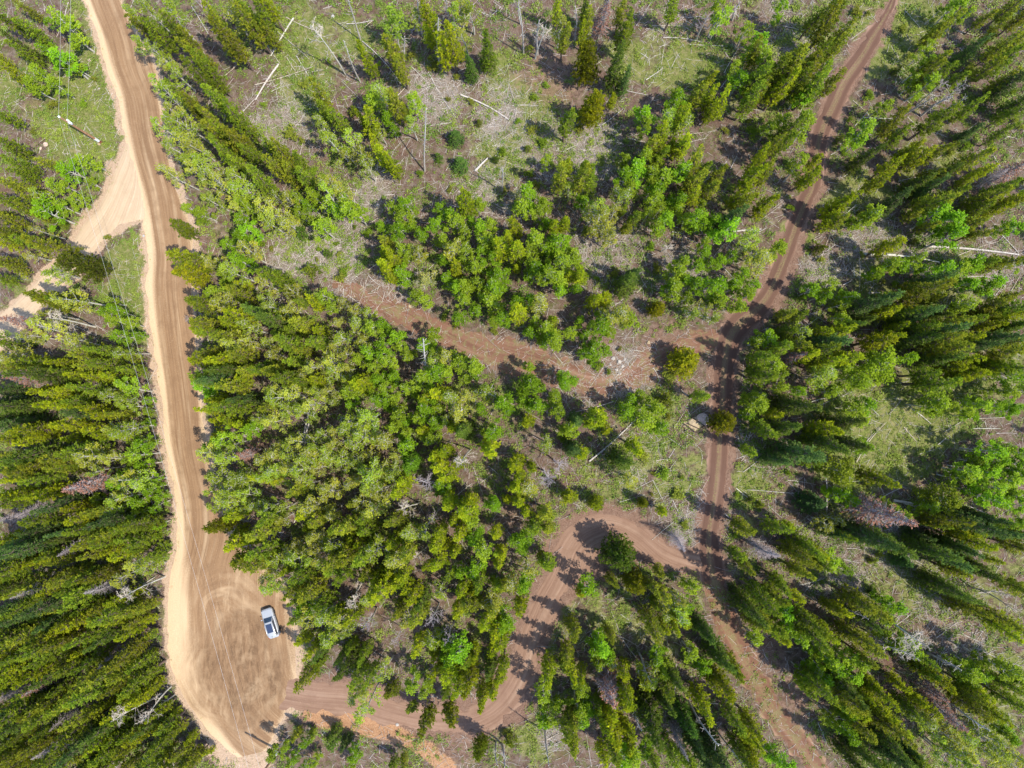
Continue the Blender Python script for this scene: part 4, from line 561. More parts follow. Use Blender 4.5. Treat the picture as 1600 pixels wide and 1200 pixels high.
# the trees that stand out: kind, crown pixel x y, height, width factor, colour, label
KEYS = [('B', 1071, 566, 7.2, 1.12, (0.270, 0.264, 0.010), 'lone rounded yellow-green pine on bare dirt left of the trail bend'),
 ('B', 1129, 662, 7.5, .82, (0.241, 0.246, 0.012), 'yellow-green pine crowding the trail beside the pale broken rock'),
 ('B', 966, 868, 10.5, 1.0, (0.098, 0.145, 0.016), 'big round dark green pine inside the driveway hairpin'),
 ('B', 990, 908, 9, .72, (0.230, 0.240, 0.012), 'yellow-green pine just below the big dark pine in the hairpin'),
 ('p', 285, 356, 8.5, 1.31, (0.144, 0.172, 0.012), 'single olive pine leaning over the gravel road below the side junction'),
 ('B', 126, 411, 11.5, .72, (0.121, 0.145, 0.016), 'broad dark olive pine blocking the pale side track'),
 ('B', 78, 466, 12, .55, (0.196, 0.202, 0.015), 'olive pine lying across the view of the side track, lower one'),
 ('p', 293, 408, 13.5, 1.50, (0.190, 0.215, 0.012), 'upper of two pines jutting over the road above the straight stretch'),
 ('y', 294, 430, 12, 1.50, (0.270, 0.270, 0.012), 'lower of two pines jutting over the road, yellow with a grey heart'),
 ('p', 318, 474, 11, 1.50, (0.172, 0.222, 0.018), 'bushy green pine on the road edge above the white twiggy bush'),
 ('B', 921, 92, 12.5, .70, (0.190, 0.202, 0.010), 'upper of the tall twin yellow-green pines at top centre'),
 ('B', 924, 164, 11.5, .68, (0.259, 0.252, 0.010), 'lower and yellower of the tall twin pines at top centre'),
 ('s', 759, 82, 11, 1.15, (0.121, 0.166, 0.014), 'right and taller of two dark spruces standing together at top'),
 ('s', 737, 108, 8, 1.1, (0.086, 0.141, 0.022), 'left and shorter of two dark spruces standing together at top'),
 ('B', 1025, 483, 5.5, .68, (0.253, 0.252, 0.010), 'small round yellow-green pine above the right end of overgrown path'),
 ('B', 934, 787, 6, .66, (0.196, 0.222, 0.012), 'rounded yellow-green pine on the outer rim of the hairpin, right one'),
 ('p', 890, 777, 7, 1.56, (0.218, 0.246, 0.012), 'yellow-green pine above the outer rim of the hairpin, left one'),
 ('B', 1005, 788, 5, .5, (0.184, 0.202, 0.012), 'small olive pine right of the hairpin top'),
 ('s', 1017, 1121, 16, 1.6, (0.098, 0.141, 0.018), 'biggest dark green spruce at the bottom, right of centre'),
 ('s', 1069, 1121, 11, 1.35, (0.081, 0.154, 0.022), 'shorter dark spruce right of the biggest bottom spruce'),
 ('s', 1142, 1041, 12, 1.2, (0.178, 0.209, 0.012), 'pointed spruce touching the left edge of the lower trail'),
 ('s', 1099, 987, 11, 1.2, (0.081, 0.129, 0.022), 'dark spruce in the clump above the lower trail'),
 ('s', 1244, 634, 16, 1.3, (0.109, 0.141, 0.022), 'large dark spruce pointing right, upper of three right of the trail'),
 ('s', 1312, 660, 14, 1.1, (0.109, 0.141, 0.022), 'dark spruce with yellow side, middle of three right of the trail'),
 ('s', 1318, 696, 14.5, 1.15, (0.086, 0.123, 0.022), 'dark spruce pointing right, lowest of three right of the trail'),
 ('s', 1268, 786, 5.5, 2.0, (0.069, 0.136, 0.040), 'squat blue-green spruce left of the big grey-pink dead conifer'),
 ('s', 1412, 876, 5, 1.7, (0.075, 0.136, 0.030), 'squat dark spruce alone in the litter below the dead conifer'),
 ('p', 1376, 748, 14, 1.06, (0.184, 0.202, 0.012), 'narrow pine with a fine yellow tip in the open right-hand patch'),
 ('d', 1368, 804, 17, 1.3, 1, 'big grey-pink dead conifer pointing down right in the right half'),
 ('d', 955, 1072, 14, 1.25, 1, 'red-brown dead conifer at the bottom, right of the driveway'),
 ('d', 143, 753, 12.5, 1.3, 1, 'rusty dead conifer with grey twigs left of mid road'),
 ('d', 1062, 846, 9, 1.1, 0, 'pale grey dead conifer beside the trail fork'),
 ('d', 1192, 858, 9.5, 1.25, 0, 'pale grey dead conifer right of the trail fork'),
 ('d', 941, 27, 12, 1.0, 1, 'tall grey-pink dead conifer at the top edge above the twin pines'),
 ('d', 1060, 1152, 11, .8, 0, 'thin grey dead conifer at the bottom edge below the dark spruces'),
 ('R', 1311, 735, 9.5, 1.05, (0.190, 0.239, 0.018), 'round light green aspen just above the big grey-pink dead conifer'),
 ('R', 1468, 779, 9.5, 1.0, (0.190, 0.245, 0.018), 'round bright aspen beside the pale blue fallen trunk at right'),
 ('R', 1372, 572, 10, 1.15, (0.190, 0.257, 0.014), 'largest bright green aspen right of the trail, at mid height'),
 ('R', 1335, 592, 9, .95, (0.183, 0.251, 0.016), 'bright green aspen left of the largest one right of trail'),
 ('R', 828, 603, 8.5, .95, (0.163, 0.286, 0.014), 'vivid green aspen below the overgrown path, left of its pair'),
 ('R', 885, 595, 7.5, .8, (0.163, 0.286, 0.014), 'vivid green aspen below the overgrown path, right of its pair'),
 ('R', 642, 722, 7.5, .85, (0.149, 0.298, 0.020), 'vivid emerald aspen in the middle of the central stand'),
 ('R', 815, 845, 8, .95, (0.163, 0.281, 0.014), 'vivid green aspen left of the driveway hairpin'),
 ('R', 742, 840, 7, .75, (0.163, 0.298, 0.014), 'vivid green small aspen left of the hairpin in brown litter'),
 ('R', 770, 787, 6.5, .72, (0.163, 0.298, 0.014), 'vivid green small aspen above the hairpin stand'),
 ('p', 611, 1080, 4.5, 1.88, (0.144, 0.178, 0.014), 'small round pine on the upper edge of the driveway'),
 ('p', 668, 1124, 8.5, 1.38, (0.161, 0.197, 0.012), 'middle pine overhanging the driveway from above'),
 ('p', 700, 1118, 9.5, 1.38, (0.184, 0.209, 0.012), 'tallest pine overhanging the driveway from above'),
 ('p', 645, 1106, 4.5, 1.38, (0.196, 0.246, 0.025), 'small light pine overhanging the driveway, left of the taller two'),
 ('B', 752, 1172, 8, .55, (0.155, 0.184, 0.012), 'pine below the driveway beside two bare poles'),
 ('s', 714, 213, 3.8, 1.9, (0.086, 0.154, 0.032), 'small solitary spruce in the upper middle clearing'),
 ('s', 718, 256, 3.8, 1.9, (0.092, 0.160, 0.032), 'second small solitary spruce lower in the upper middle clearing'),
 ('a', 610, 35, 11, 1.25, (0.184, 0.270, 0.030), 'tall leafy aspen with long white trunk at top centre'),
 ('b', 516, 72, 13.5, 1.0, 0, 'tall bare bleached tree with crooked branches in the top grass'),
 ('b', 1405, 970, 13, 1.35, 0, 'largest bare pale aspen at lower right'),
 ('b', 1392, 1022, 12, 1.1, 0, 'second large bare pale aspen, below the largest one at lower right'),
 ('b', 222, 918, 10, 1.15, 0, 'bare grey aspen at the upper left of the turning circle'),
 ('b', 294, 498, 3, 1.0, 2, 'small white twiggy dead bush on the road edge'),
 ('l', 667, 433, 7.5, 1.5, (0.270, 0.264, 0.075), 'pale olive rounded tree in the round grove lower left'),
 ('b', 1042, 383, 7, 1.0, 0, 'pale yellowish bare aspen in the open patch right of grove'),
 ('p', 375, 875, 11, 1.38, (0.155, 0.184, 0.012), 'dark pine overhanging the right side where the road widens'),
 ('B', 345, 820, 11, .55, (0.218, 0.228, 0.012), 'yellow-green pine jutting left over the road neck')]

PL = []        # placed: dict(k, x, y, h, s, col, label, px, py)
def nsp(px, py): return at(px, py)
NAD = np.array([820., 630.])
def base_of(px, py, zc): return at(px, py, zc)
taken = []
for kd, px, py, h, wf, c, lab in KEYS:
    zc = h*(.62 if kd not in 'sd' else .48); x, y = base_of(px, py, zc+float(hgt(*at(px, py)))); PL.append(dict(k=kd, x=x, y=y, h=h, w=wf, c=c, label=lab, px=px, py=py))
    taken.append((px, py, 30*wf if kd in 'sdpylb' else 40*wf))
def inside_road(x, y, m=.2): return min(float(road_dist(np.array([x]), np.array([y]), k)[0]) for k in ('main', 'side', 'drive', 'trail')) < m
TH = {'p': 16, 'y': 15.5, 's': 16.5, 'a': 14.5, 'l': 14.5, 'b': 24, 'd': 24, 'u': 13}
EXTRA = []
r0 = random.Random(5)
# the evenly packed rows of the lower left stand
for gy_ in range(900, 1215, 16):
    for gx_ in range(-12, 300, 21):
        lim = 250 if gy_ < 1000 else 250+(gy_-1000)*.5
        if gx_ < min(lim, 300)-25: EXTRA.append((r0.choice('ppypsp'), gx_+r0.uniform(-7, 7)+(gy_//16 % 2)*10, gy_+r0.uniform(-6, 6)))
raw = []
for (tx, ty), sdat in CROWNS.items():
    for tok in sdat.split():
        a, b = tok[1:].split(','); raw.append((tok[0], tx+float(a)*2.5, ty+float(b)*2.5))
raw = [q for q in raw if q[1] < 235 and q[2] < 340 and q[0] == 'a']+[q for q in raw if not (q[1] < 235 and q[2] < 340 and q[0] == 'a')]+EXTRA
cells = {}
taken += [(432, 972, 52), (420, 955, 40)]      # nothing grows over the parked car
def near(px, py, rad):
    i, j = int(px//40), int(py//40)
    for di in (-1, 0, 1):
        for dj in (-1, 0, 1):
            for q in cells.get((i+di, j+dj), ()):
                if math.hypot(q[0]-px, q[1]-py) < (rad+q[2])/2: return True
    return False
for q in taken: cells.setdefault((int(q[0]//40), int(q[1]//40)), []).append(q)
for kd, px, py in raw:
    if near(px, py, TH[kd]): continue
    px += r0.uniform(-3, 3); py += r0.uniform(-3, 3)
    hm, hs = DEFH[kd]; h = max(hm*.6, r0.gauss(hm, hs))
    if kd == 'u' and r0.random() < .22: kd = 'v'; h = r0.uniform(1.8, 3.6)
    zc = h*(.6 if kd not in 'sd' else .48); x, y = base_of(px, py, zc)
    if inside_road(x, y, .1 if kd in 'uv' else .35):
        ok = False
        for f in (.8, .6, .45):
            x, y = base_of(px, py, zc*f)
            if not inside_road(x, y): ok = True; h *= f; break
        if not ok: continue
    if kd not in 'uv' and float(road_dist(np.array([x]), np.array([y]), 'lower')[0]) < -.2: continue
    if px < 235 and py < 340 and kd in 'pys': h *= .74; x, y = base_of(px, py, h*.6)
    if py > 1118 and 440 < px < 720 and kd in 'pysal': h *= .62; x, y = base_of(px, py+8, h*.6)
    if px > 1320 and py < 360 and kd in 'pys':
        if r0.random() < .3: kd = 'u'; h = 1; x, y = at(px, py)
        else: h *= .84; x, y = base_of(px, py, h*.6)
    elif px > 1200 and py > 300 and kd in 'ps' and r0.random() < .12: kd = 'u'; h = 1; x, y = at(px, py)
    wf = r0.uniform(.88, 1.2)*(1.08 if h > hm else .98) if kd not in 'uv' else r0.uniform(.8, 1.25)
    ci = r0.randrange(2); name_c, c = COLS[kd][ci] if kd in COLS else ('', (1, 1, 1))
    if kd == 'd': c = ci; name_c = COLS['d'][ci][0]
    if kd == 'b': c = ci*2; name_c = COLS['b'][ci][0]
    if px < 235 and py < 340 and kd == 'a': wf *= 1.22
    PL.append(dict(k=kd, x=x, y=y, h=h, w=wf, c=c, cn=name_c, px=px, py=py))
    cells.setdefault((int(px//40), int(py//40)), []).append((px, py, TH.get(kd, 13)))

# labels: look, then zone, then the order within it seen from the left
ORD = ['leftmost', 'second', 'third', 'fourth', 'fifth', 'sixth', 'seventh', 'eighth', 'ninth', 'tenth', 'eleventh', 'twelfth']
NUM = ['', '', 'two', 'three', 'four', 'five', 'six', 'seven', 'eight', 'nine', 'ten', 'eleven', 'twelve']
def zone(px, py): return min(ZONES, key=lambda z: math.hypot(z[1]-px, z[2]-py))[0]
NOUN = {'p': 'pine', 'y': 'pine', 's': 'spruce', 'a': 'aspen', 'l': 'thin-leaved aspen', 'b': 'bare aspen', 'd': 'dead conifer', 'u': 'bush', 'v': 'conifer sapling'}
def relabel(items):
    G = {}
    for q in items:
        if 'label' in q: continue
        kd = q['k']; hm = DEFH[kd][0] if kd in DEFH else 2.6
        size = 'tall ' if q['h'] > hm*1.07 else 'short ' if q['h'] < hm*.93 else ''
        if kd in 'uv': size = 'big ' if q['w'] > 1.08 else 'small '
        G.setdefault((size+q['cn']+' '+NOUN[kd], zone(q['px'], q['py'])), []).append(q)
    for (look, zn), L in G.items():
        L.sort(key=lambda q: q['px']); n = len(L); pl = look+('es' if look[-1] in 'sh' else 's') if not look.endswith('spruce') else look+'s'
        for i, q in enumerate(L):
            q['group'] = pl+' '+zn if n > 1 else None
            if n == 1: q['label'] = look+' '+zn
            elif i == n-1: q['label'] = ('right one' if n == 2 else 'rightmost')+' of '+NUM[min(n, 12)]+' '+pl+' '+zn
            elif i == 0: q['label'] = ('left one' if n == 2 else 'leftmost')+' of '+NUM[min(n, 12)]+' '+pl+' '+zn
            else: q['label'] = ORD[min(i, 11)]+' from left of '+NUM[min(n, 12)]+' '+pl+' '+zn
            wd = q['label'].split()
            if len(wd) > 16: q['label'] = ' '.join(wd[:16])
relabel(PL)
GRP = {'p': 'pine trees of the forest', 'y': 'pine trees of the forest', 'B': 'pine trees of the forest', 's': 'spruce trees of the forest', 'a': 'aspen trees of the forest', 'l': 'aspen trees of the forest', 'R': 'aspen trees of the forest', 'b': 'bare aspens without leaves', 'd': 'dead conifers standing in the forest', 'u': 'bushes on the forest floor', 'v': 'young conifers on the forest floor'}
def plant(q, i):
    kd = q['k']; pr = PROTO[kd]; pid = (int(q['x']*7.3)*31+int(q['y']*5.1)*17+i) % len(pr)
    if kd in 'bd': pid = q['c']
    parts = pr[pid]; z = zat(q['x'], q['y']) if not inside_road(q['x'], q['y'], .1) else float(hgt(q['x'], q['y']))
    e = link(NAME[kd], None, None, (q['x'], q['y'], z), 0)
    tag(e, q['label'], CAT.get(kd, 'tree'), GRP[kd])
    sz = q['h']/PH[kd]; sxy = (sz**.55 if kd not in 'uv' else sz)*q['w']; rz = (i*2.399) % 6.283
    col = q['c'] if isinstance(q['c'], tuple) else (1, 1, 1)
    names = ('trunk' if kd not in 'u' else 'stems', CROWN.get(kd, 'crown'), 'dead_needles')
    for nm, me in zip(names, parts):
        if me is None: continue
        o = link(nm, me, e, (0, 0, 0), rz, (sxy, sxy, sz)); o.color = (*col, 1)
# the 300 pines and 300 aspens that show largest stand alone, what is left of each kind is one object
def shown(q): return q['h']*q['w']*(.35+math.hypot(q['px']-NAD[0], q['py']-NAD[1])/800)*(9 if q['k'] in 'BR' or q in KEYED else 1)
KEYED = [q for q in PL if 'cn' not in q]
REST = []
for kinds, nm in (('pyB', 'pine'), ('alR', 'aspen')):
    L = sorted([q for q in PL if q['k'] in kinds], key=shown, reverse=True); REST.append((nm, L[300:]))
left = {id(q) for _, L in REST for q in L}
PL = [q for q in PL if id(q) not in left]
for q in PL:
    if 'cn' in q: q.pop('label', None)
relabel(PL)
for i, q in enumerate(PL): plant(q, i)
def mesh_arrays(me):
    V = np.empty(len(me.vertices)*3, np.float32); me.vertices.foreach_get('co', V); T = np.empty(len(me.vertices), np.float32); me.attributes['tint'].data.foreach_get('value', T)
    n4 = sum(1 for p in me.polygons if p.loop_total == 4); lv = np.empty(len(me.loops), np.int32); me.loops.foreach_get('vertex_index', lv)
    return V.reshape(-1, 3), lv[:n4*4].reshape(-1, 4), T
cache = {}
def arrs(me):
    if me.name not in cache: cache[me.name] = mesh_arrays(me)
    return cache[me.name]
def joined(name, L, leafmat, barkmat):
    mb = MB(); ncr = 0; cc = []
    for ph in (1, 0):
        for i, q in enumerate(L):
            pr = PROTO[q['k']]; me = pr[i % len(pr)][ph]; V, Fq, T = arrs(me); sz = q['h']/PH[q['k']]; sx = sz**.55*q['w']; a = i*2.399; R = np.array([[math.cos(a), -math.sin(a), 0], [math.sin(a), math.cos(a), 0], [0, 0, 1]])
            mb.add((V*[sx, sx, sz]) @ R.T + [q['x'], q['y'], zat(q['x'], q['y'])], Fq, T)
            if ph: ncr += len(Fq)
            vv = r0.uniform(.8, 1.2); cc.append(np.broadcast_to(np.array([*(np.array(q['c'])*vv), 1.]), (len(V), 4)))
    me = mb.mesh(name, leafmat); me.materials.append(barkmat); mi = np.ones(len(me.polygons), np.int32); mi[:ncr] = 0; me.polygons.foreach_set('material_index', mi)
    ca = me.attributes.new('hue', 'FLOAT_COLOR', 'POINT'); ca.data.foreach_set('color', np.concatenate(cc).astype(np.float32).ravel())
    return tag(link(name, me), kind='stuff')
joined('pine_thicket', REST[0][1], M['needle_mass'], M['pine_bark']); joined('aspen_thicket', REST[1][1], M['leaf_mass'], M['aspen_bark'])
from collections import Counter
print('PLACED', Counter(NAME[q['k']] for q in PL), len(PL))

# ---------------------------------------------------------------- standing stems, fallen poles, stones
def zone_items(L, look):
    for q in L: q.setdefault('cn', look)
    return L
st = []
for i, (x1, y1, x2, y2) in enumerate(STEMS):
    bx, by = at(x1, y1); r1 = math.hypot(x1-NAD[0], y1-NAD[1]); r2 = math.hypot(x2-NAD[0], y2-NAD[1])
    h = float(np.clip(H*(1-r1/max(r2, r1*1.03)), 3.5, 15)); tx, ty = at(x2, y2, h)
    st.append(dict(x=bx, y=by, h=h, t=(tx, ty), px=x1, py=y1))
def label_by_zone(L, look_of):
    G = {}
    for q in L: G.setdefault((look_of(q), zone(q['px'], q['py'])), []).append(q)
    for (look, zn), S_ in G.items():
        S_.sort(key=lambda q: q['px']); n = len(S_)
        for i, q in enumerate(S_):
            if n == 1: q['label'] = look+' '+zn
            else: q['label'] = ('left one' if n == 2 and i == 0 else 'right one' if n == 2 else 'rightmost' if i == n-1 else ORD[min(i, 11)]+(' from left' if i else ''))+' of '+NUM[min(n, 12)]+' '+look+'s '+zn
            q['label'] = ' '.join(q['label'].split()[:16])
label_by_zone(st, lambda q: ('tall ' if q['h'] > 9 else 'short ')+'bare dead tree')
for i, q in enumerate(st):
    e = link('dead_tree', None, None, (q['x'], q['y'], zat(q['x'], q['y'])))
    tag(e, q['label'], 'dead tree', 'bare stems standing without crowns')
    d = Vector((q['t'][0]-q['x'], q['t'][1]-q['y'], q['h'])); rot = d.to_track_quat('Z', 'Y').to_euler()
    ln = d.length/10
    for nm, me in zip(('trunk', 'branch_stubs'), P_STEM[i % 2]):
        o = link(nm, me, e, (0, 0, 0), 0, (.85+.3*(i % 3)/2, .85+.3*(i % 3)/2, ln)); o.rotation_euler = rot
def log_mesh(i, ln, r, branchy):
    mb = MB(); n = 6; t = np.linspace(-.5, .5, n); bend = rng.normal(0, .02)*ln
    P = np.stack([t*ln, bend*(1-4*t*t), .05*np.sin(3*t+i)], 1); mb.tube(P, np.linspace(r, r*.55, n), 6, rng.uniform(0, .35))
    m = int(branchy); z = rng.uniform(-.45, .5, m)*ln; A = np.stack([z, np.interp(z, P[:, 0], P[:, 1]), z*0+.03], 1); B = A+np.stack([rng.normal(.35, .3, m), rng.choice([-1, 1], m)*rng.uniform(.15, .9, m), rng.uniform(0, .5, m)], 1)
    mb.sticks(A, B, .02, .5)
    return mb.mesh('fallen_log', M[('grey_wood', 'aspen_bark', 'grey_wood', 'twig')[i % 4]], True)
lg = []
BIG = {(1200+58*2.5, 300+39*2.5): .22, (1200+98*2.5, 300+34*2.5): .2, (1200+79*2.5, 600+73*2.5): .22, (400+137*2.5, 107*2.5): .2, (800+48*2.5, 600+48*2.5): .14, (800+136*2.5, 300+25*2.5): .16, (400+128*2.5, 60*2.5): .15, (400+15*2.5, 41*2.5): .17, (400+24*2.5, 12*2.5): .14, (380, 180): .16}
for (tx, ty), sdat in LOGS.items():
    for tok in sdat.split():
        v = [float(q)*2.5 for q in tok.split(',')]
        lg.append((tx+v[0], ty+v[1], tx+v[2], ty+v[3]))
LG = []
for x1, y1, x2, y2 in lg:
    a = at(x1, y1, .25); b = at(x2, y2, .25); r = BIG.get((x1, y1),   .045+.035*((int(x1*3+y1*7) % 10)/10)); ln = math.hypot(b[0]-a[0], b[1]-a[1])
    LG.append(dict(a=a, b=b, r=r, ln=ln, px=(x1+x2)/2, py=(y1+y2)/2))
# shorter lengths thrown over the slash patches
r1 = random.Random(3)
for px, py, rad, wt in SLASH:
    for _ in range(int(rad*wt/16)):
        a_, q = r1.uniform(0, 6.283), rad*r1.random()**.6; x1, y1 = px+q*math.cos(a_), py+q*math.sin(a_); a = at(x1, y1); ln = r1.uniform(1.2, 4.2); an = r1.uniform(0, 6.28)
        if not (0 < x1 < 1600 and 0 < y1 < 1200) or inside_road(a[0], a[1], 1.6): continue
        LG.append(dict(a=a, b=(a[0]+ln*math.cos(an), a[1]+ln*math.sin(an)), r=r1.uniform(.03, .06), ln=ln, px=x1, py=y1))
def looklog(q):
    return ('thick ' if q['r'] > .13 else 'long ' if q['ln'] > 4.5 else 'short ' if q['ln'] < 2.2 else '')+'bleached fallen pole'
label_by_zone(LG, looklog)
for i, q in enumerate(LG):
    mx, my = (q['a'][0]+q['b'][0])/2, (q['a'][1]+q['b'][1])/2; za, zb_ = zat(*q['a']), zat(*q['b']); zm = zat(mx, my)
    o = link('fallen_log', log_mesh(i, q['ln'], q['r'], 3+q['ln']*1.1), None, (mx, my, max((za+zb_)/2, zm)+q['r']*.8+.06*(i % 3)))
    o.rotation_euler = (0, -math.atan2(zb_-za, q['ln']), math.atan2(q['b'][1]-q['a'][1], q['b'][0]-q['a'][0]))
    tag(o, q['label'], 'log', 'bleached poles fallen on the forest floor')
# stones
SC = {'white': (.33, .30, .265), 'cream': (.33, .255, .16), 'grey': (.33, .31, .29), 'pinkish': (.46, .34, .27)}
SM = {}
for nme, c in SC.items():
    k = NT('stone_'+nme); f = k.noise(5, k.pos(), 5); SM[nme] = k.done(k.mix(k.ramp(f, .35, .65), tuple(.7*q for q in c), c), .9, .2, f, .6, .08)
def rock_mesh(r, mat, seed, flat=.6):
    me = bpy.data.meshes.new('stone'); import bmesh
    bm = bmesh.new(); bmesh.ops.create_icosphere(bm, subdivisions=3, radius=r); g = random.Random(seed); cuts = [(Vector((g.gauss(0, 1), g.gauss(0, 1), g.gauss(0, 1))).normalized(), g.uniform(.55, .9)*r) for _ in range(9)]
    for v in bm.verts:
        for n_, d_ in cuts:
            e = v.co.dot(n_)-d_
            if e > 0: v.co -= n_*e*.9
        v.co.z *= flat; v.co += Vector((g.gauss(0, 1), g.gauss(0, 1), g.gauss(0, 1)))*.02*r
    bm.to_mesh(me); bm.free(); me.materials.append(mat); return me
sl = [dict(px=a, py=b, r=c, cn=d) for a, b, c, d in STONES]
label_by_zone(sl, lambda q: q['cn']+' stone')
for i, q in enumerate(sl):
    x, y = at(q['px'], q['py']); o = link('stone', rock_mesh(q['r']*.72, SM[q['cn']], i), None, (x, y, zat(x, y)+q['r']*.2), i*1.3); tag(o, q['label'], 'stone', 'stones lying in the open')
# the pale broken rock beside the trail, with dark poles dropped over it
for i, (px, py, r, lab) in enumerate([(1086, 662, 1.25, 'largest pale slab of broken rock beside the trail by the crossed dark poles'), (1096, 656, 1.0, 'reddish-pale rock slab above the largest slab beside the trail'), (1071, 664, .6, 'small pale rock left of the largest slab beside the trail')]):
    x, y = at(px, py); o = link('rock_slab', rock_mesh(r, SM['cream' if i != 1 else 'pinkish'], 60+i, .35), None, (x, y, zat(x, y)+.1), i); tag(o, lab, 'rock', 'broken rock slabs beside the trail')
dk = bark('dark_wood', (.03, .022, .018), (.075, .055, .042))
for i, (x1, y1, x2, y2, lab) in enumerate([(1068, 662, 1087, 676, 'dark pole on the lower left side of the pale rock slab'), (1087, 676, 1103, 667, 'dark pole on the lower right side of the pale rock slab'), (1080, 652, 1104, 668, 'dark pole lying across the top of the pale rock slab'), (1074, 662, 1098, 673, 'dark pole lying across the middle of the pale rock slab')]):
    a = at(x1, y1, .5); b = at(x2, y2, .5); m = MB(); m.tube([(*a, zat(*a)+.55), (*(np.add(a, b)/2), zat(*a)+.62), (*b, zat(*b)+.5)], (.08, .075, .06), 6, .2)
    tag(link('wooden_pole', m.mesh('wooden_pole', dk, True)), lab, 'pole', 'dark poles on the broken rock')

# ---------------------------------------------------------------- power poles and wires
wood = bark('pole_wood', (.20, .105, .055), (.36, .21, .12), 4); steel = plain('galvanised_steel', (.62, .64, .66), .4, .5); porc = plain('porcelain', (.85, .85, .83), .3, .6)
redw = bark('red_pole_foot', (.16, .05, .035), (.26, .09, .06))
def power_pole(px, py, h, lab, name='power_pole', lean=(0, 0)):
    x, y = at(px, py); z = zat(x, y); e = link(name, None, None, (x, y, z)); tag(e, lab, 'power pole', 'wooden power poles along the road')
    m = MB(); m.tube([(0, 0, -.4), (0, 0, h*.5), (0, 0, h)], (.19, .16, .125), 10, .3); link('post', m.mesh('post', wood, True), e)
    m = MB(); m.tube([(0, 0, -.05), (0, 0, .75)], (.205, .2), 10, .4); link('stained_foot', m.mesh('stained_foot', redw, True), e)
    m = MB(); m.tube([(0, 0, .8), (0, 0, 1.75)], (.215, .21), 12, .3); link('metal_sleeve', m.mesh('metal_sleeve', steel, True), e)
    m = MB(); m.tube([(.0, 0, h-.3), (0, 0, h+.12), (0, 0, h+.2)], (.03, .03, .03), 6, .3); m.tube([(0, 0, h+.08), (0, 0, h+.16), (0, 0, h+.3), (0, 0, h+.36)], (.13, .15, .12, .06), 10, .3); link('top_insulator', m.mesh('top_insulator', porc, True), e)
    m = MB(); hb = h-1.25; m.tube([(0, 0, hb), (.3, .1, hb)], (.04, .04), 6, .3); m.tube([(.3, .1, hb-.1), (.3, .1, hb+.18)], (.12, .10), 10, .3); link('side_insulator', m.mesh('side_insulator', porc, True), e)
    m = MB(); m.tube([(.29, -.06, hb-.95), (.29, -.06, hb-.9), (.29, -.06, hb-.2), (.29, -.06, hb-.15)], (.1, .17, .17, .1), 12, .3); m.tube([(0, 0, hb-.5), (.29, -.06, hb-.5)], (.05, .05), 6, .3); link('transformer_can', m.mesh('transformer_can', plain('pale_grey_paint', (.7, .71, .72), .4), True), e)
    m = MB()
    for j in range(16): m.tube([(-.13, .1, .6+j*.55), (-.27, .14, .6+j*.55)], (.012, .012), 4, .3)
    link('step_bolts', m.mesh('step_bolts', steel), e)
    return np.array([x, y, z])
p1 = power_pole(156.5, 222, 9.6, 'brown wooden power pole leaning to upper left in the grass left of road')
p2 = power_pole(437, 1170, 9.6, 'brown wooden power pole at the bottom edge below the driveway mouth')
wire_m = plain('bright_wire', (.36, .35, .33), .5, .5, .0)
def wire(a, b, sag, lab):
    t = np.linspace(0, 1, 40)[:, None]; P = a*(1-t)+b*t; P[:, 2] -= sag*4*t[:, 0]*(1-t[:, 0]); m = MB(); m.tube(P, .012, 5, .4)
    tag(link('overhead_wire', m.mesh('overhead_wire', wire_m, True)), lab, 'wire', 'overhead wires between the power poles')
T1, T2 = np.array([0, 0, 9.93]), np.array([.3, .1, 8.55])
far = np.array([*at(91, -260, 9), 9.2])
wire(p1+T1, p2+T1, .9, 'upper bright wire running from grass pole down the road to bottom pole')
wire(p1+T2, p2+T2+np.array([.5, 0, 0]), .9, 'lower bright wire running from grass pole down the road to bottom pole')
wire(far+np.array([0, 0, .6]), p1+T1, .8, 'left bright wire running from the grass pole up past the top edge')
wire(far+np.array([1.1, 0, -.4]), p1+T2, .8, 'right bright wire running from the grass pole up past the top edge')
x, y = at(440, 831); m = MB()
e = link('survey_marker', None, None, (x, y, zat(x, y))); tag(e, 'tiny white survey marker in dark litter right of the widening road', 'marker')
m.tube([(0, 0, -.1), (0, 0, .9)], (.03, .03), 6, .3); link('stake', m.mesh('stake', M['grey_wood']), e)
m = MB(); m.add([(-.22, -.02, .9), (.22, -.02, .9), (.22, -.06, .62), (-.22, -.06, .62), (-.22, .03, .9), (.22, .03, .9), (.22, -.01, .62), (-.22, -.01, .62)], [[0, 1, 2, 3], [7, 6, 5, 4], [0, 4, 5, 1], [3, 2, 6, 7], [1, 5, 6, 2], [0, 3, 7, 4]]); link('board', m.mesh('board', porc), e)

# ---------------------------------------------------------------- what nobody could count
def scatter(n, w_, m=.15, keys=('main', 'side', 'drive', 'trail')):
    x = rng.uniform(-84, 84, n); y = rng.uniform(-66, 66, n)
    keep = rng.random(n) < w_(x, y)
    rd = np.minimum.reduce([pick(RD[k], x, y) for k in keys]); keep &= rd > m
    x, y = x[keep], y[keep]; return x, y, pick(GZ, x, y)
x, y, z = scatter(260000, lambda x, y: np.clip(.10+.7*pick(A['slash'], x, y)*fbm(x, y, 2.5, 9)*1.6, 0, 1), .4)
n = len(x); an = rng.random(n)*6.28; L = rng.uniform(.3, 2.3, n)*rng.uniform(.4, 1, n)+.2; L = np.where(rng.random(n) < .035, L*2.6+1, L); dz = rng.normal(.04, .1, n)
mb = MB(); Pm = np.stack([x, y, z+.07], 1); D = np.stack([np.cos(an)*L, np.sin(an)*L, dz*L], 1)/2; mb.sticks(Pm-D, Pm+D, rng.uniform(.015, .036, n), rng.random(n)*.7)
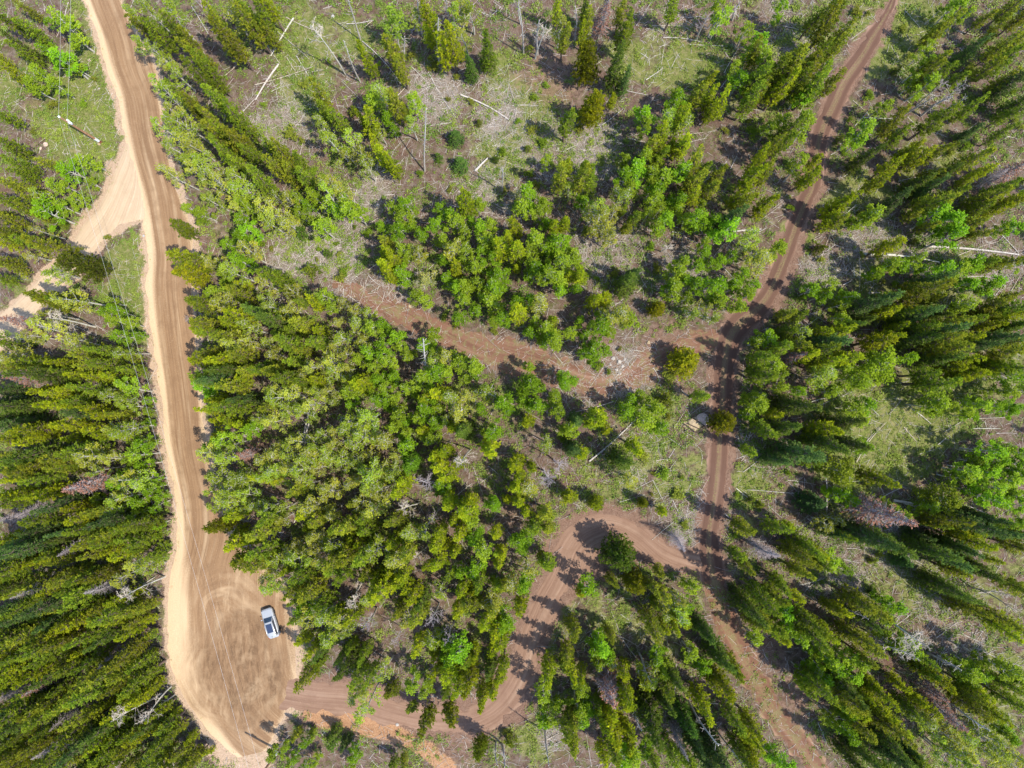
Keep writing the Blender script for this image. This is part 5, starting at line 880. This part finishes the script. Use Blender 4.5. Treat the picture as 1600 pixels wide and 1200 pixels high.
tag(link('branch_litter', mb.mesh('branch_litter', M['grey_wood'])), kind='stuff')
x, y, z = scatter(30000, lambda x, y: np.clip(.16+.3*pick(A['soil'], x, y), 0, 1), .3)
n = len(x); an = rng.random(n)*6.28; L = rng.uniform(.2, 1.2, n); mb = MB(); Pm = np.stack([x, y, z+.05], 1); D = np.stack([np.cos(an)*L, np.sin(an)*L, rng.normal(0, .08, n)*L], 1)/2; mb.sticks(Pm-D, Pm+D, rng.uniform(.014, .035, n), rng.random(n))
tag(link('rotten_litter', mb.mesh('rotten_litter', M['rot'])), kind='stuff')
# grass
k = NT('grass_blades'); t = k.attr('tint'); k.m = k.done(k.mix(t, (.09, .145, .02), (.22, .225, .06)), .7, .2); GR = k.m
x, y, z = scatter(70000, lambda x, y: np.clip(.06+.8*pick(A['grass'], x, y)**1.3*fbm(x, y, 3, 12)*1.4, 0, 1), .35)
n = len(x); kk = 7; P = np.repeat(np.stack([x, y, z-.02], 1), kk, 0)+rng.normal(0, .09, (n*kk, 3))*[1, 1, 0]; D = rng.normal(size=(n*kk, 3))*.65; D[:, 2] = np.abs(D[:, 2])+.55
tone = np.clip(fbm(x, y, 2.5, 15)*1.6-.4+rng.normal(0, .12, n), 0, 1)
mb = MB(); mb.leaves(P, D, rng.uniform(.16, .38, n*kk), .06, np.repeat(tone, kk)); tag(link('grass', mb.mesh('grass', GR)), kind='stuff')
# low leafy undergrowth
k = NT('undergrowth_leaves'); t = k.attr('tint'); UG = k.done(k.mix(t, (.085, .145, .017), (.19, .235, .03)), .6, .2)
x, y, z = scatter(26000, lambda x, y: np.clip(.07+.75*np.clip(fbm(x, y, 5, 30)*4-1.6, 0, 1)+.1*pick(A['grass'], x, y)-.2*pick(A['soil'], x, y), 0, 1), .5, ('main', 'side', 'drive', 'trail', 'path'))
n = len(x); kk = 24; sz = rng.uniform(.15, .55, n)*rng.uniform(.6, 1.15, n); q = rng.normal(size=(n*kk, 3))*np.repeat(sz, kk)[:, None]*[.7, .7, .4]; q[:, 2] = np.abs(q[:, 2])
mb = MB(); mb.leaves(np.repeat(np.stack([x, y, z+.04], 1), kk, 0)+q, rng.normal(size=(n*kk, 3))*[1, 1, .5], rng.uniform(.12, .24, n*kk), .12, np.repeat(np.clip(fbm(x, y, 4, 33)*1.5-.25+rng.normal(0, .15, n), 0, 1), kk)); tag(link('undergrowth', mb.mesh('undergrowth', UG)), kind='stuff')
x, y, z = scatter(26000, lambda x, y: np.clip(.06+1.0*np.clip(fbm(x, y, 5, 30)*4.5-1.95, 0, 1)+.20*pick(A['slash'], x, y)+.14*pick(A['grass'], x, y)-.4*pick(A['soil'], x, y), 0, 1), .9, ('main', 'side', 'drive', 'trail', 'path', 'lower'))
n = len(x); kk = 36; sz = rng.uniform(.3, .8, n)*rng.uniform(.6, 1.1, n); q = rng.normal(size=(n*kk, 3))*np.repeat(sz, kk)[:, None]*[.55, .55, .5]; q[:, 2] = np.abs(q[:, 2])
mb2 = MB(); mb2.leaves(np.repeat(np.stack([x, y, z+.06], 1), kk, 0)+q, rng.normal(size=(n*kk, 3))*[1, 1, .5], rng.uniform(.13, .26, n*kk), .14, np.clip(np.repeat(np.clip(fbm(x, y, 4, 33)*1.5-.25, 0, 1)+rng.normal(0, .2, n), kk)+rng.normal(0, .1, n*kk), 0, 1)); tag(link('low_shrubs', mb2.mesh('low_shrubs', UG)), kind='stuff')
print('STUFF', len(x))
# pebbles and tufts on the road shoulders
mb = MB(); x, y, z = scatter(26000, lambda x, y: np.clip(.9*pick(A['sand'], x, y), 0, 1), -.6, ('main', 'side')); n = len(x); kk = 5
P = np.repeat(np.stack([x, y, z+.02], 1), kk, 0)+rng.normal(0, .08, (n*kk, 3))*[1, 1, 0]; D = rng.normal(size=(n*kk, 3)); D[:, 2] = np.abs(D[:, 2])+.3
mb.leaves(P, D, rng.uniform(.08, .2, n*kk), .07, rng.random(n*kk)); tag(link('verge_weeds', mb.mesh('verge_weeds', GR)), kind='stuff')
# forest going on beyond the frame
mb = MB(); tb = MB(); g = random.Random(21); cnt = 0
def grab(me):
    V = np.empty(len(me.vertices)*3, np.float32); me.vertices.foreach_get('co', V); T = np.empty(len(me.vertices), np.float32); me.attributes['tint'].data.foreach_get('value', T)
    return V.reshape(-1, 3), np.arange(len(me.vertices)).reshape(-1, 4), T
gc = [grab(p[1]) for p in P_PINE[:3]+P_SPRUCE[:2]]
for _ in range(420):
    x, y = g.uniform(-92, 92), g.uniform(-74, 74)
    px, py = 820+x*F/H, 630-y*F/H
    if (-25 < px < 1625 and -25 < py < 1225) or inside_road(x, y, 1.5): continue
    V, Fq, T = gc[g.randrange(5)]; s = g.uniform(.8, 1.2); mb.add(V*s+[x, y, float(hgt(x, y))], Fq, T); tb.tube([(x, y, float(hgt(x, y))-.3), (x, y, float(hgt(x, y))+8*s)], (.16, .06), 6, .4); cnt += 1
me = mb.mesh('surrounding_forest', M['needle']); o = tag(link('surrounding_forest', me), kind='stuff'); o.color = (.12, .14, .014, 1)
tag(link('surrounding_trunks', tb.mesh('surrounding_trunks', M['pine_bark'], True)), kind='stuff')

# ---------------------------------------------------------------- the parked car
import bmesh
def car():
    x, y = at(426.5, 970); fx_, fy_ = at(419.2, 949), at(432.8, 992); head = math.atan2(fx_[1]-fy_[1], fx_[0]-fy_[0])
    e = link('parked_car', None, None, (x, y, float(hgt(x, y))+.04), head, .96)
    tag(e, 'white crossover car with dark glass roof parked at the turning circle edge', 'car')
    k = NT('white_car_paint'); k.b.inputs['Coat Weight'].default_value = .6; white = k.done((.25, .265, .28), .3, .5)
    glass = NT('dark_car_glass').done((.02, .035, .06), .06, .8); black = plain('black_plastic', (.03, .03, .032), .6, .3); tyre_m = plain('tyre_rubber', (.025, .025, .025), .8, .2); alloy = plain('alloy_rim', (.6, .61, .63), .3, .6, .7)
    lampm = plain('headlight_lens', (.75, .78, .8), .1, .8); redm = plain('tail_light_red', (.4, .02, .02), .2, .6); navy = NT('sunroof_glass').done((.02, .03, .06), .08, .8)
    # sections along the length: x, half width at sill, at belt, z low, z belt, z top
    X = [2.27, 2.22, 2.05, 1.7, 1.2, .75, .3, -.4, -1.2, -1.75, -2.05, -2.22, -2.27]
    W = [.55, .72, .84, .90, .92, .92, .92, .92, .92, .90, .86, .76, .66]
    ZB = [.72, .82, .90, .96, 1.0, 1.03, 1.04, 1.05, 1.06, 1.05, 1.02, .98, .90]
    m = MB(); n = 14; secs = []
    for xx, ww, zb in zip(X, W, ZB):
        p = [(-.86, .26), (-.97, .36), (-1.0, .60), (-.985, .80), (-.94, .93), (-.80, .985), (-.4, 1.0), (.4, 1.0), (.80, .985), (.94, .93), (.985, .80), (1.0, .60), (.97, .36), (.86, .26)]
        secs.append([(xx, a*ww, (.26 + (b-.26)/(1-.26)*(zb-.26))+(.0 if abs(a) > .5 else .025)) for a, b in p])
    V = np.array(secs).reshape(-1, 3); F_ = []
    for i in range(len(X)-1):
        for j in range(n): F_.append([i*n+j, i*n+(j+1) % n, (i+1)*n+(j+1) % n, (i+1)*n+j])
    m.add(V, np.array(F_)); 
    for s in (0, len(X)-1):
        c = V[s*n:(s+1)*n]; cc = c.mean(0); m.add(np.vstack([c, cc]), np.array([[q, (q+1) % n, n] for q in range(n)])[:, ::(1 if s else -1)])
    body = link('body', m.mesh('body', white, True), e)
    # dark lower cladding
    m = MB()
    for s in (-1, 1): m.add([(1.9, s*.93, .2), (-1.95, s*.93, .2), (-1.95, s*.95, .48), (1.9, s*.95, .48), (1.9, s*.80, .2), (-1.95, s*.80, .2), (-1.95, s*.85, .48), (1.9, s*.85, .48)], [[0, 1, 2, 3], [4, 7, 6, 5], [3, 2, 6, 7], [0, 4, 5, 1], [0, 3, 7, 4], [1, 5, 6, 2]])
    link('side_cladding', m.mesh('side_cladding', black), e)
    def bumper(nm, sx):
        m = MB(); ys = np.linspace(-.88, .88, 9); xx = [sx*(2.33-.42*(abs(q)/.88)**2.6) for q in ys]
        V = [(a, b, .26) for a, b in zip(xx, ys)]+[(a, b, .66) for a, b in zip(xx, ys)]+[(a-sx*.2, b*.98, .26) for a, b in zip(xx, ys)]+[(a-sx*.25, b*.98, .70) for a, b in zip(xx, ys)]
        F_ = []
        for q in range(8): F_ += [[q, q+1, 9+q+1, 9+q], [9+q, 9+q+1, 27+q+1, 27+q], [18+q, 27+q, 27+q+1, 18+q+1], [q, 18+q, 18+q+1, q+1]]
        m.add(V, np.array(F_)); return link(nm, m.mesh(nm, black, True), e)
    bumper('front_bumper', 1); bumper('rear_bumper', -1)
    # cabin: glass house with roof on top
    bot = [(1.02, .74), (1.02, -.74), (-2.02, -.76), (-2.02, .76)]; zb, zt = 1.0, 1.60
    top = [(.28, .60), (.28, -.60), (-1.72, -.60), (-1.72, .60)]
    B = np.array([(a, b, zb) for a, b in bot]); T = np.array([(a, b, zt) for a, b in top])
    def panel(nm, q, mat, th=.03):
        m = MB(); q = np.array(q, float); nrm = np.cross(q[1]-q[0], q[3]-q[0]); nrm /= np.linalg.norm(nrm); c0 = np.array([-.5, 0, 1.1])
        if np.dot(nrm, q.mean(0)-c0) < 0: q = q[::-1]; nrm = -nrm
        V = np.vstack([q+nrm*th*.5, q-nrm*th]); m.add(V, [[0, 1, 2, 3], [7, 6, 5, 4], [0, 4, 5, 1], [1, 5, 6, 2], [2, 6, 7, 3], [3, 7, 4, 0]]); return link(nm, m.mesh(nm, mat), e)
    lerp = lambda a, b, t: a*(1-t)+b*t
    # white shell of the cabin, a little inside the glass
    m = MB(); bi = np.vstack([B, T]); m.add(bi*[1, .985, 1], [[0, 1, 5, 4], [1, 2, 6, 5], [2, 3, 7, 6], [3, 0, 4, 7]]); link('window_pillars', m.mesh('window_pillars', white), e)
    def inset(a, b, c, d, s, t0=.08, t1=.92, off=.02):
        q = [lerp(lerp(a, b, s), lerp(d, c, s), t0), lerp(lerp(a, b, 1-s), lerp(d, c, 1-s), t0), lerp(lerp(a, b, 1-s), lerp(d, c, 1-s), t1), lerp(lerp(a, b, s), lerp(d, c, s), t1)]; return q
    panel('windscreen', inset(B[0], B[1], T[1], T[0], .05), glass); panel('rear_window', inset(B[2], B[3], T[3], T[2], .08, .25), glass)
    for s in (1, -1):
        b0, b1, t0, t1 = (B[0], B[3], T[0], T[3]) if s > 0 else (B[1], B[2], T[1], T[2])
        for u0, u1 in ((.08, .36), (.38, .66), (.68, .94)):
            q = [lerp(lerp(b0, b1, u0), lerp(t0, t1, u0), .12), lerp(lerp(b0, b1, u1), lerp(t0, t1, u1), .12), lerp(lerp(b0, b1, u1), lerp(t0, t1, u1), .88), lerp(lerp(b0, b1, u0), lerp(t0, t1, u0), .88)]; panel('side_window', q, glass)
    m = MB(); rs = []
    for xx, hw, zz in ((.34, .56, 1.585), (.1, .62, 1.635), (-.6, .64, 1.66), (-1.3, .63, 1.645), (-1.78, .60, 1.60), (-1.95, .56, 1.55)):
        rs.append([(xx, -hw, zz-.05), (xx, -hw*.85, zz), (xx, 0, zz+.02), (xx, hw*.85, zz), (xx, hw, zz-.05)])
    V = np.array(rs).reshape(-1, 3); F_ = [[i*5+j, (i+1)*5+j, (i+1)*5+j+1, i*5+j+1] for i in range(5) for j in range(4)]; n0 = len(V); V2 = V-[0, 0, .07]; F2 = [[a+n0 for a in f[::-1]] for f in F_]
    m.add(np.vstack([V, V2]), np.array(F_+F2)[:, ::-1]); rim = [[i*5, (i+1)*5, (i+1)*5+n0, i*5+n0] for i in range(5)]+[[i*5+4, i*5+4+n0, (i+1)*5+4+n0, (i+1)*5+4] for i in range(5)]; m.add(np.vstack([V, V2]), np.array(rim)); link('roof', m.mesh('roof', white, True), e)
    panel('sunroof', [(.08, -.46, 1.664), (.08, .46, 1.664), (-1.25, .46, 1.688), (-1.25, -.46, 1.688)], navy, .02)
    for s in (1, -1):
        m = MB(); m.tube([(.1, s*.60, 1.63), (.0, s*.61, 1.71), (-1.5, s*.60, 1.71), (-1.6, s*.59, 1.62)], .022, 6); link('roof_rail', m.mesh('roof_rail', alloy, True), e)
        m = MB(); m.tube([(.85, s*.90, 1.02), (.84, s*1.0, 1.06), (.83, s*1.10, 1.06)], (.03, .09, .075), 8); link('wing_mirror', m.mesh('wing_mirror', white, True), e)
        panel('headlight', [(2.16, s*.50, .80), (1.86, s*.80, .90), (1.92, s*.86, .74), (2.22, s*.60, .68)], lampm, .05)
        panel('tail_light', [(-2.14, s*.86, .72), (-2.24, s*.58, .72), (-2.22, s*.58, .92), (-2.10, s*.84, .95)], redm, .05)
        for xx in (1.38, -1.38):
            wl = link('wheel', None, e, (xx, s*.83, .34))
            m = MB(); th = np.linspace(0, 6.2832, 25)[:-1]; prof = [(.19, -.11), (.31, -.12), (.345, -.07), (.345, .07), (.31, .12), (.19, .11)]
            V = np.array([[(r*math.cos(a), w_, r*math.sin(a)) for r, w_ in prof] for a in th]).reshape(-1, 3); F_ = [[i*6+j, i*6+(j+1) % 6, ((i+1) % 24)*6+(j+1) % 6, ((i+1) % 24)*6+j] for i in range(24) for j in range(6)]
            m.add(V, np.array(F_)); link('tyre', m.mesh('tyre', tyre_m, True), wl)
            m = MB(); m.tube([(0, -.09, 0), (0, .09, 0)], (.2, .2), 16); link('rim', m.mesh('rim', alloy), wl)
    # bonnet shut line and grille
    panel('bonnet', [(2.02, -.66, .925), (2.02, .66, .925), (1.05, .72, 1.045), (1.05, -.72, 1.045)], white, .03)
    panel('grille', [(2.30, -.42, .45), (2.30, .42, .45), (2.27, .45, .66), (2.27, -.45, .66)], black, .05)
    m = MB(); m.tube([(-1.86, 0, 1.62), (-1.98, 0, 1.72)], (.05, .02), 6); link('roof_aerial', m.mesh('roof_aerial', black, True), e)
car()
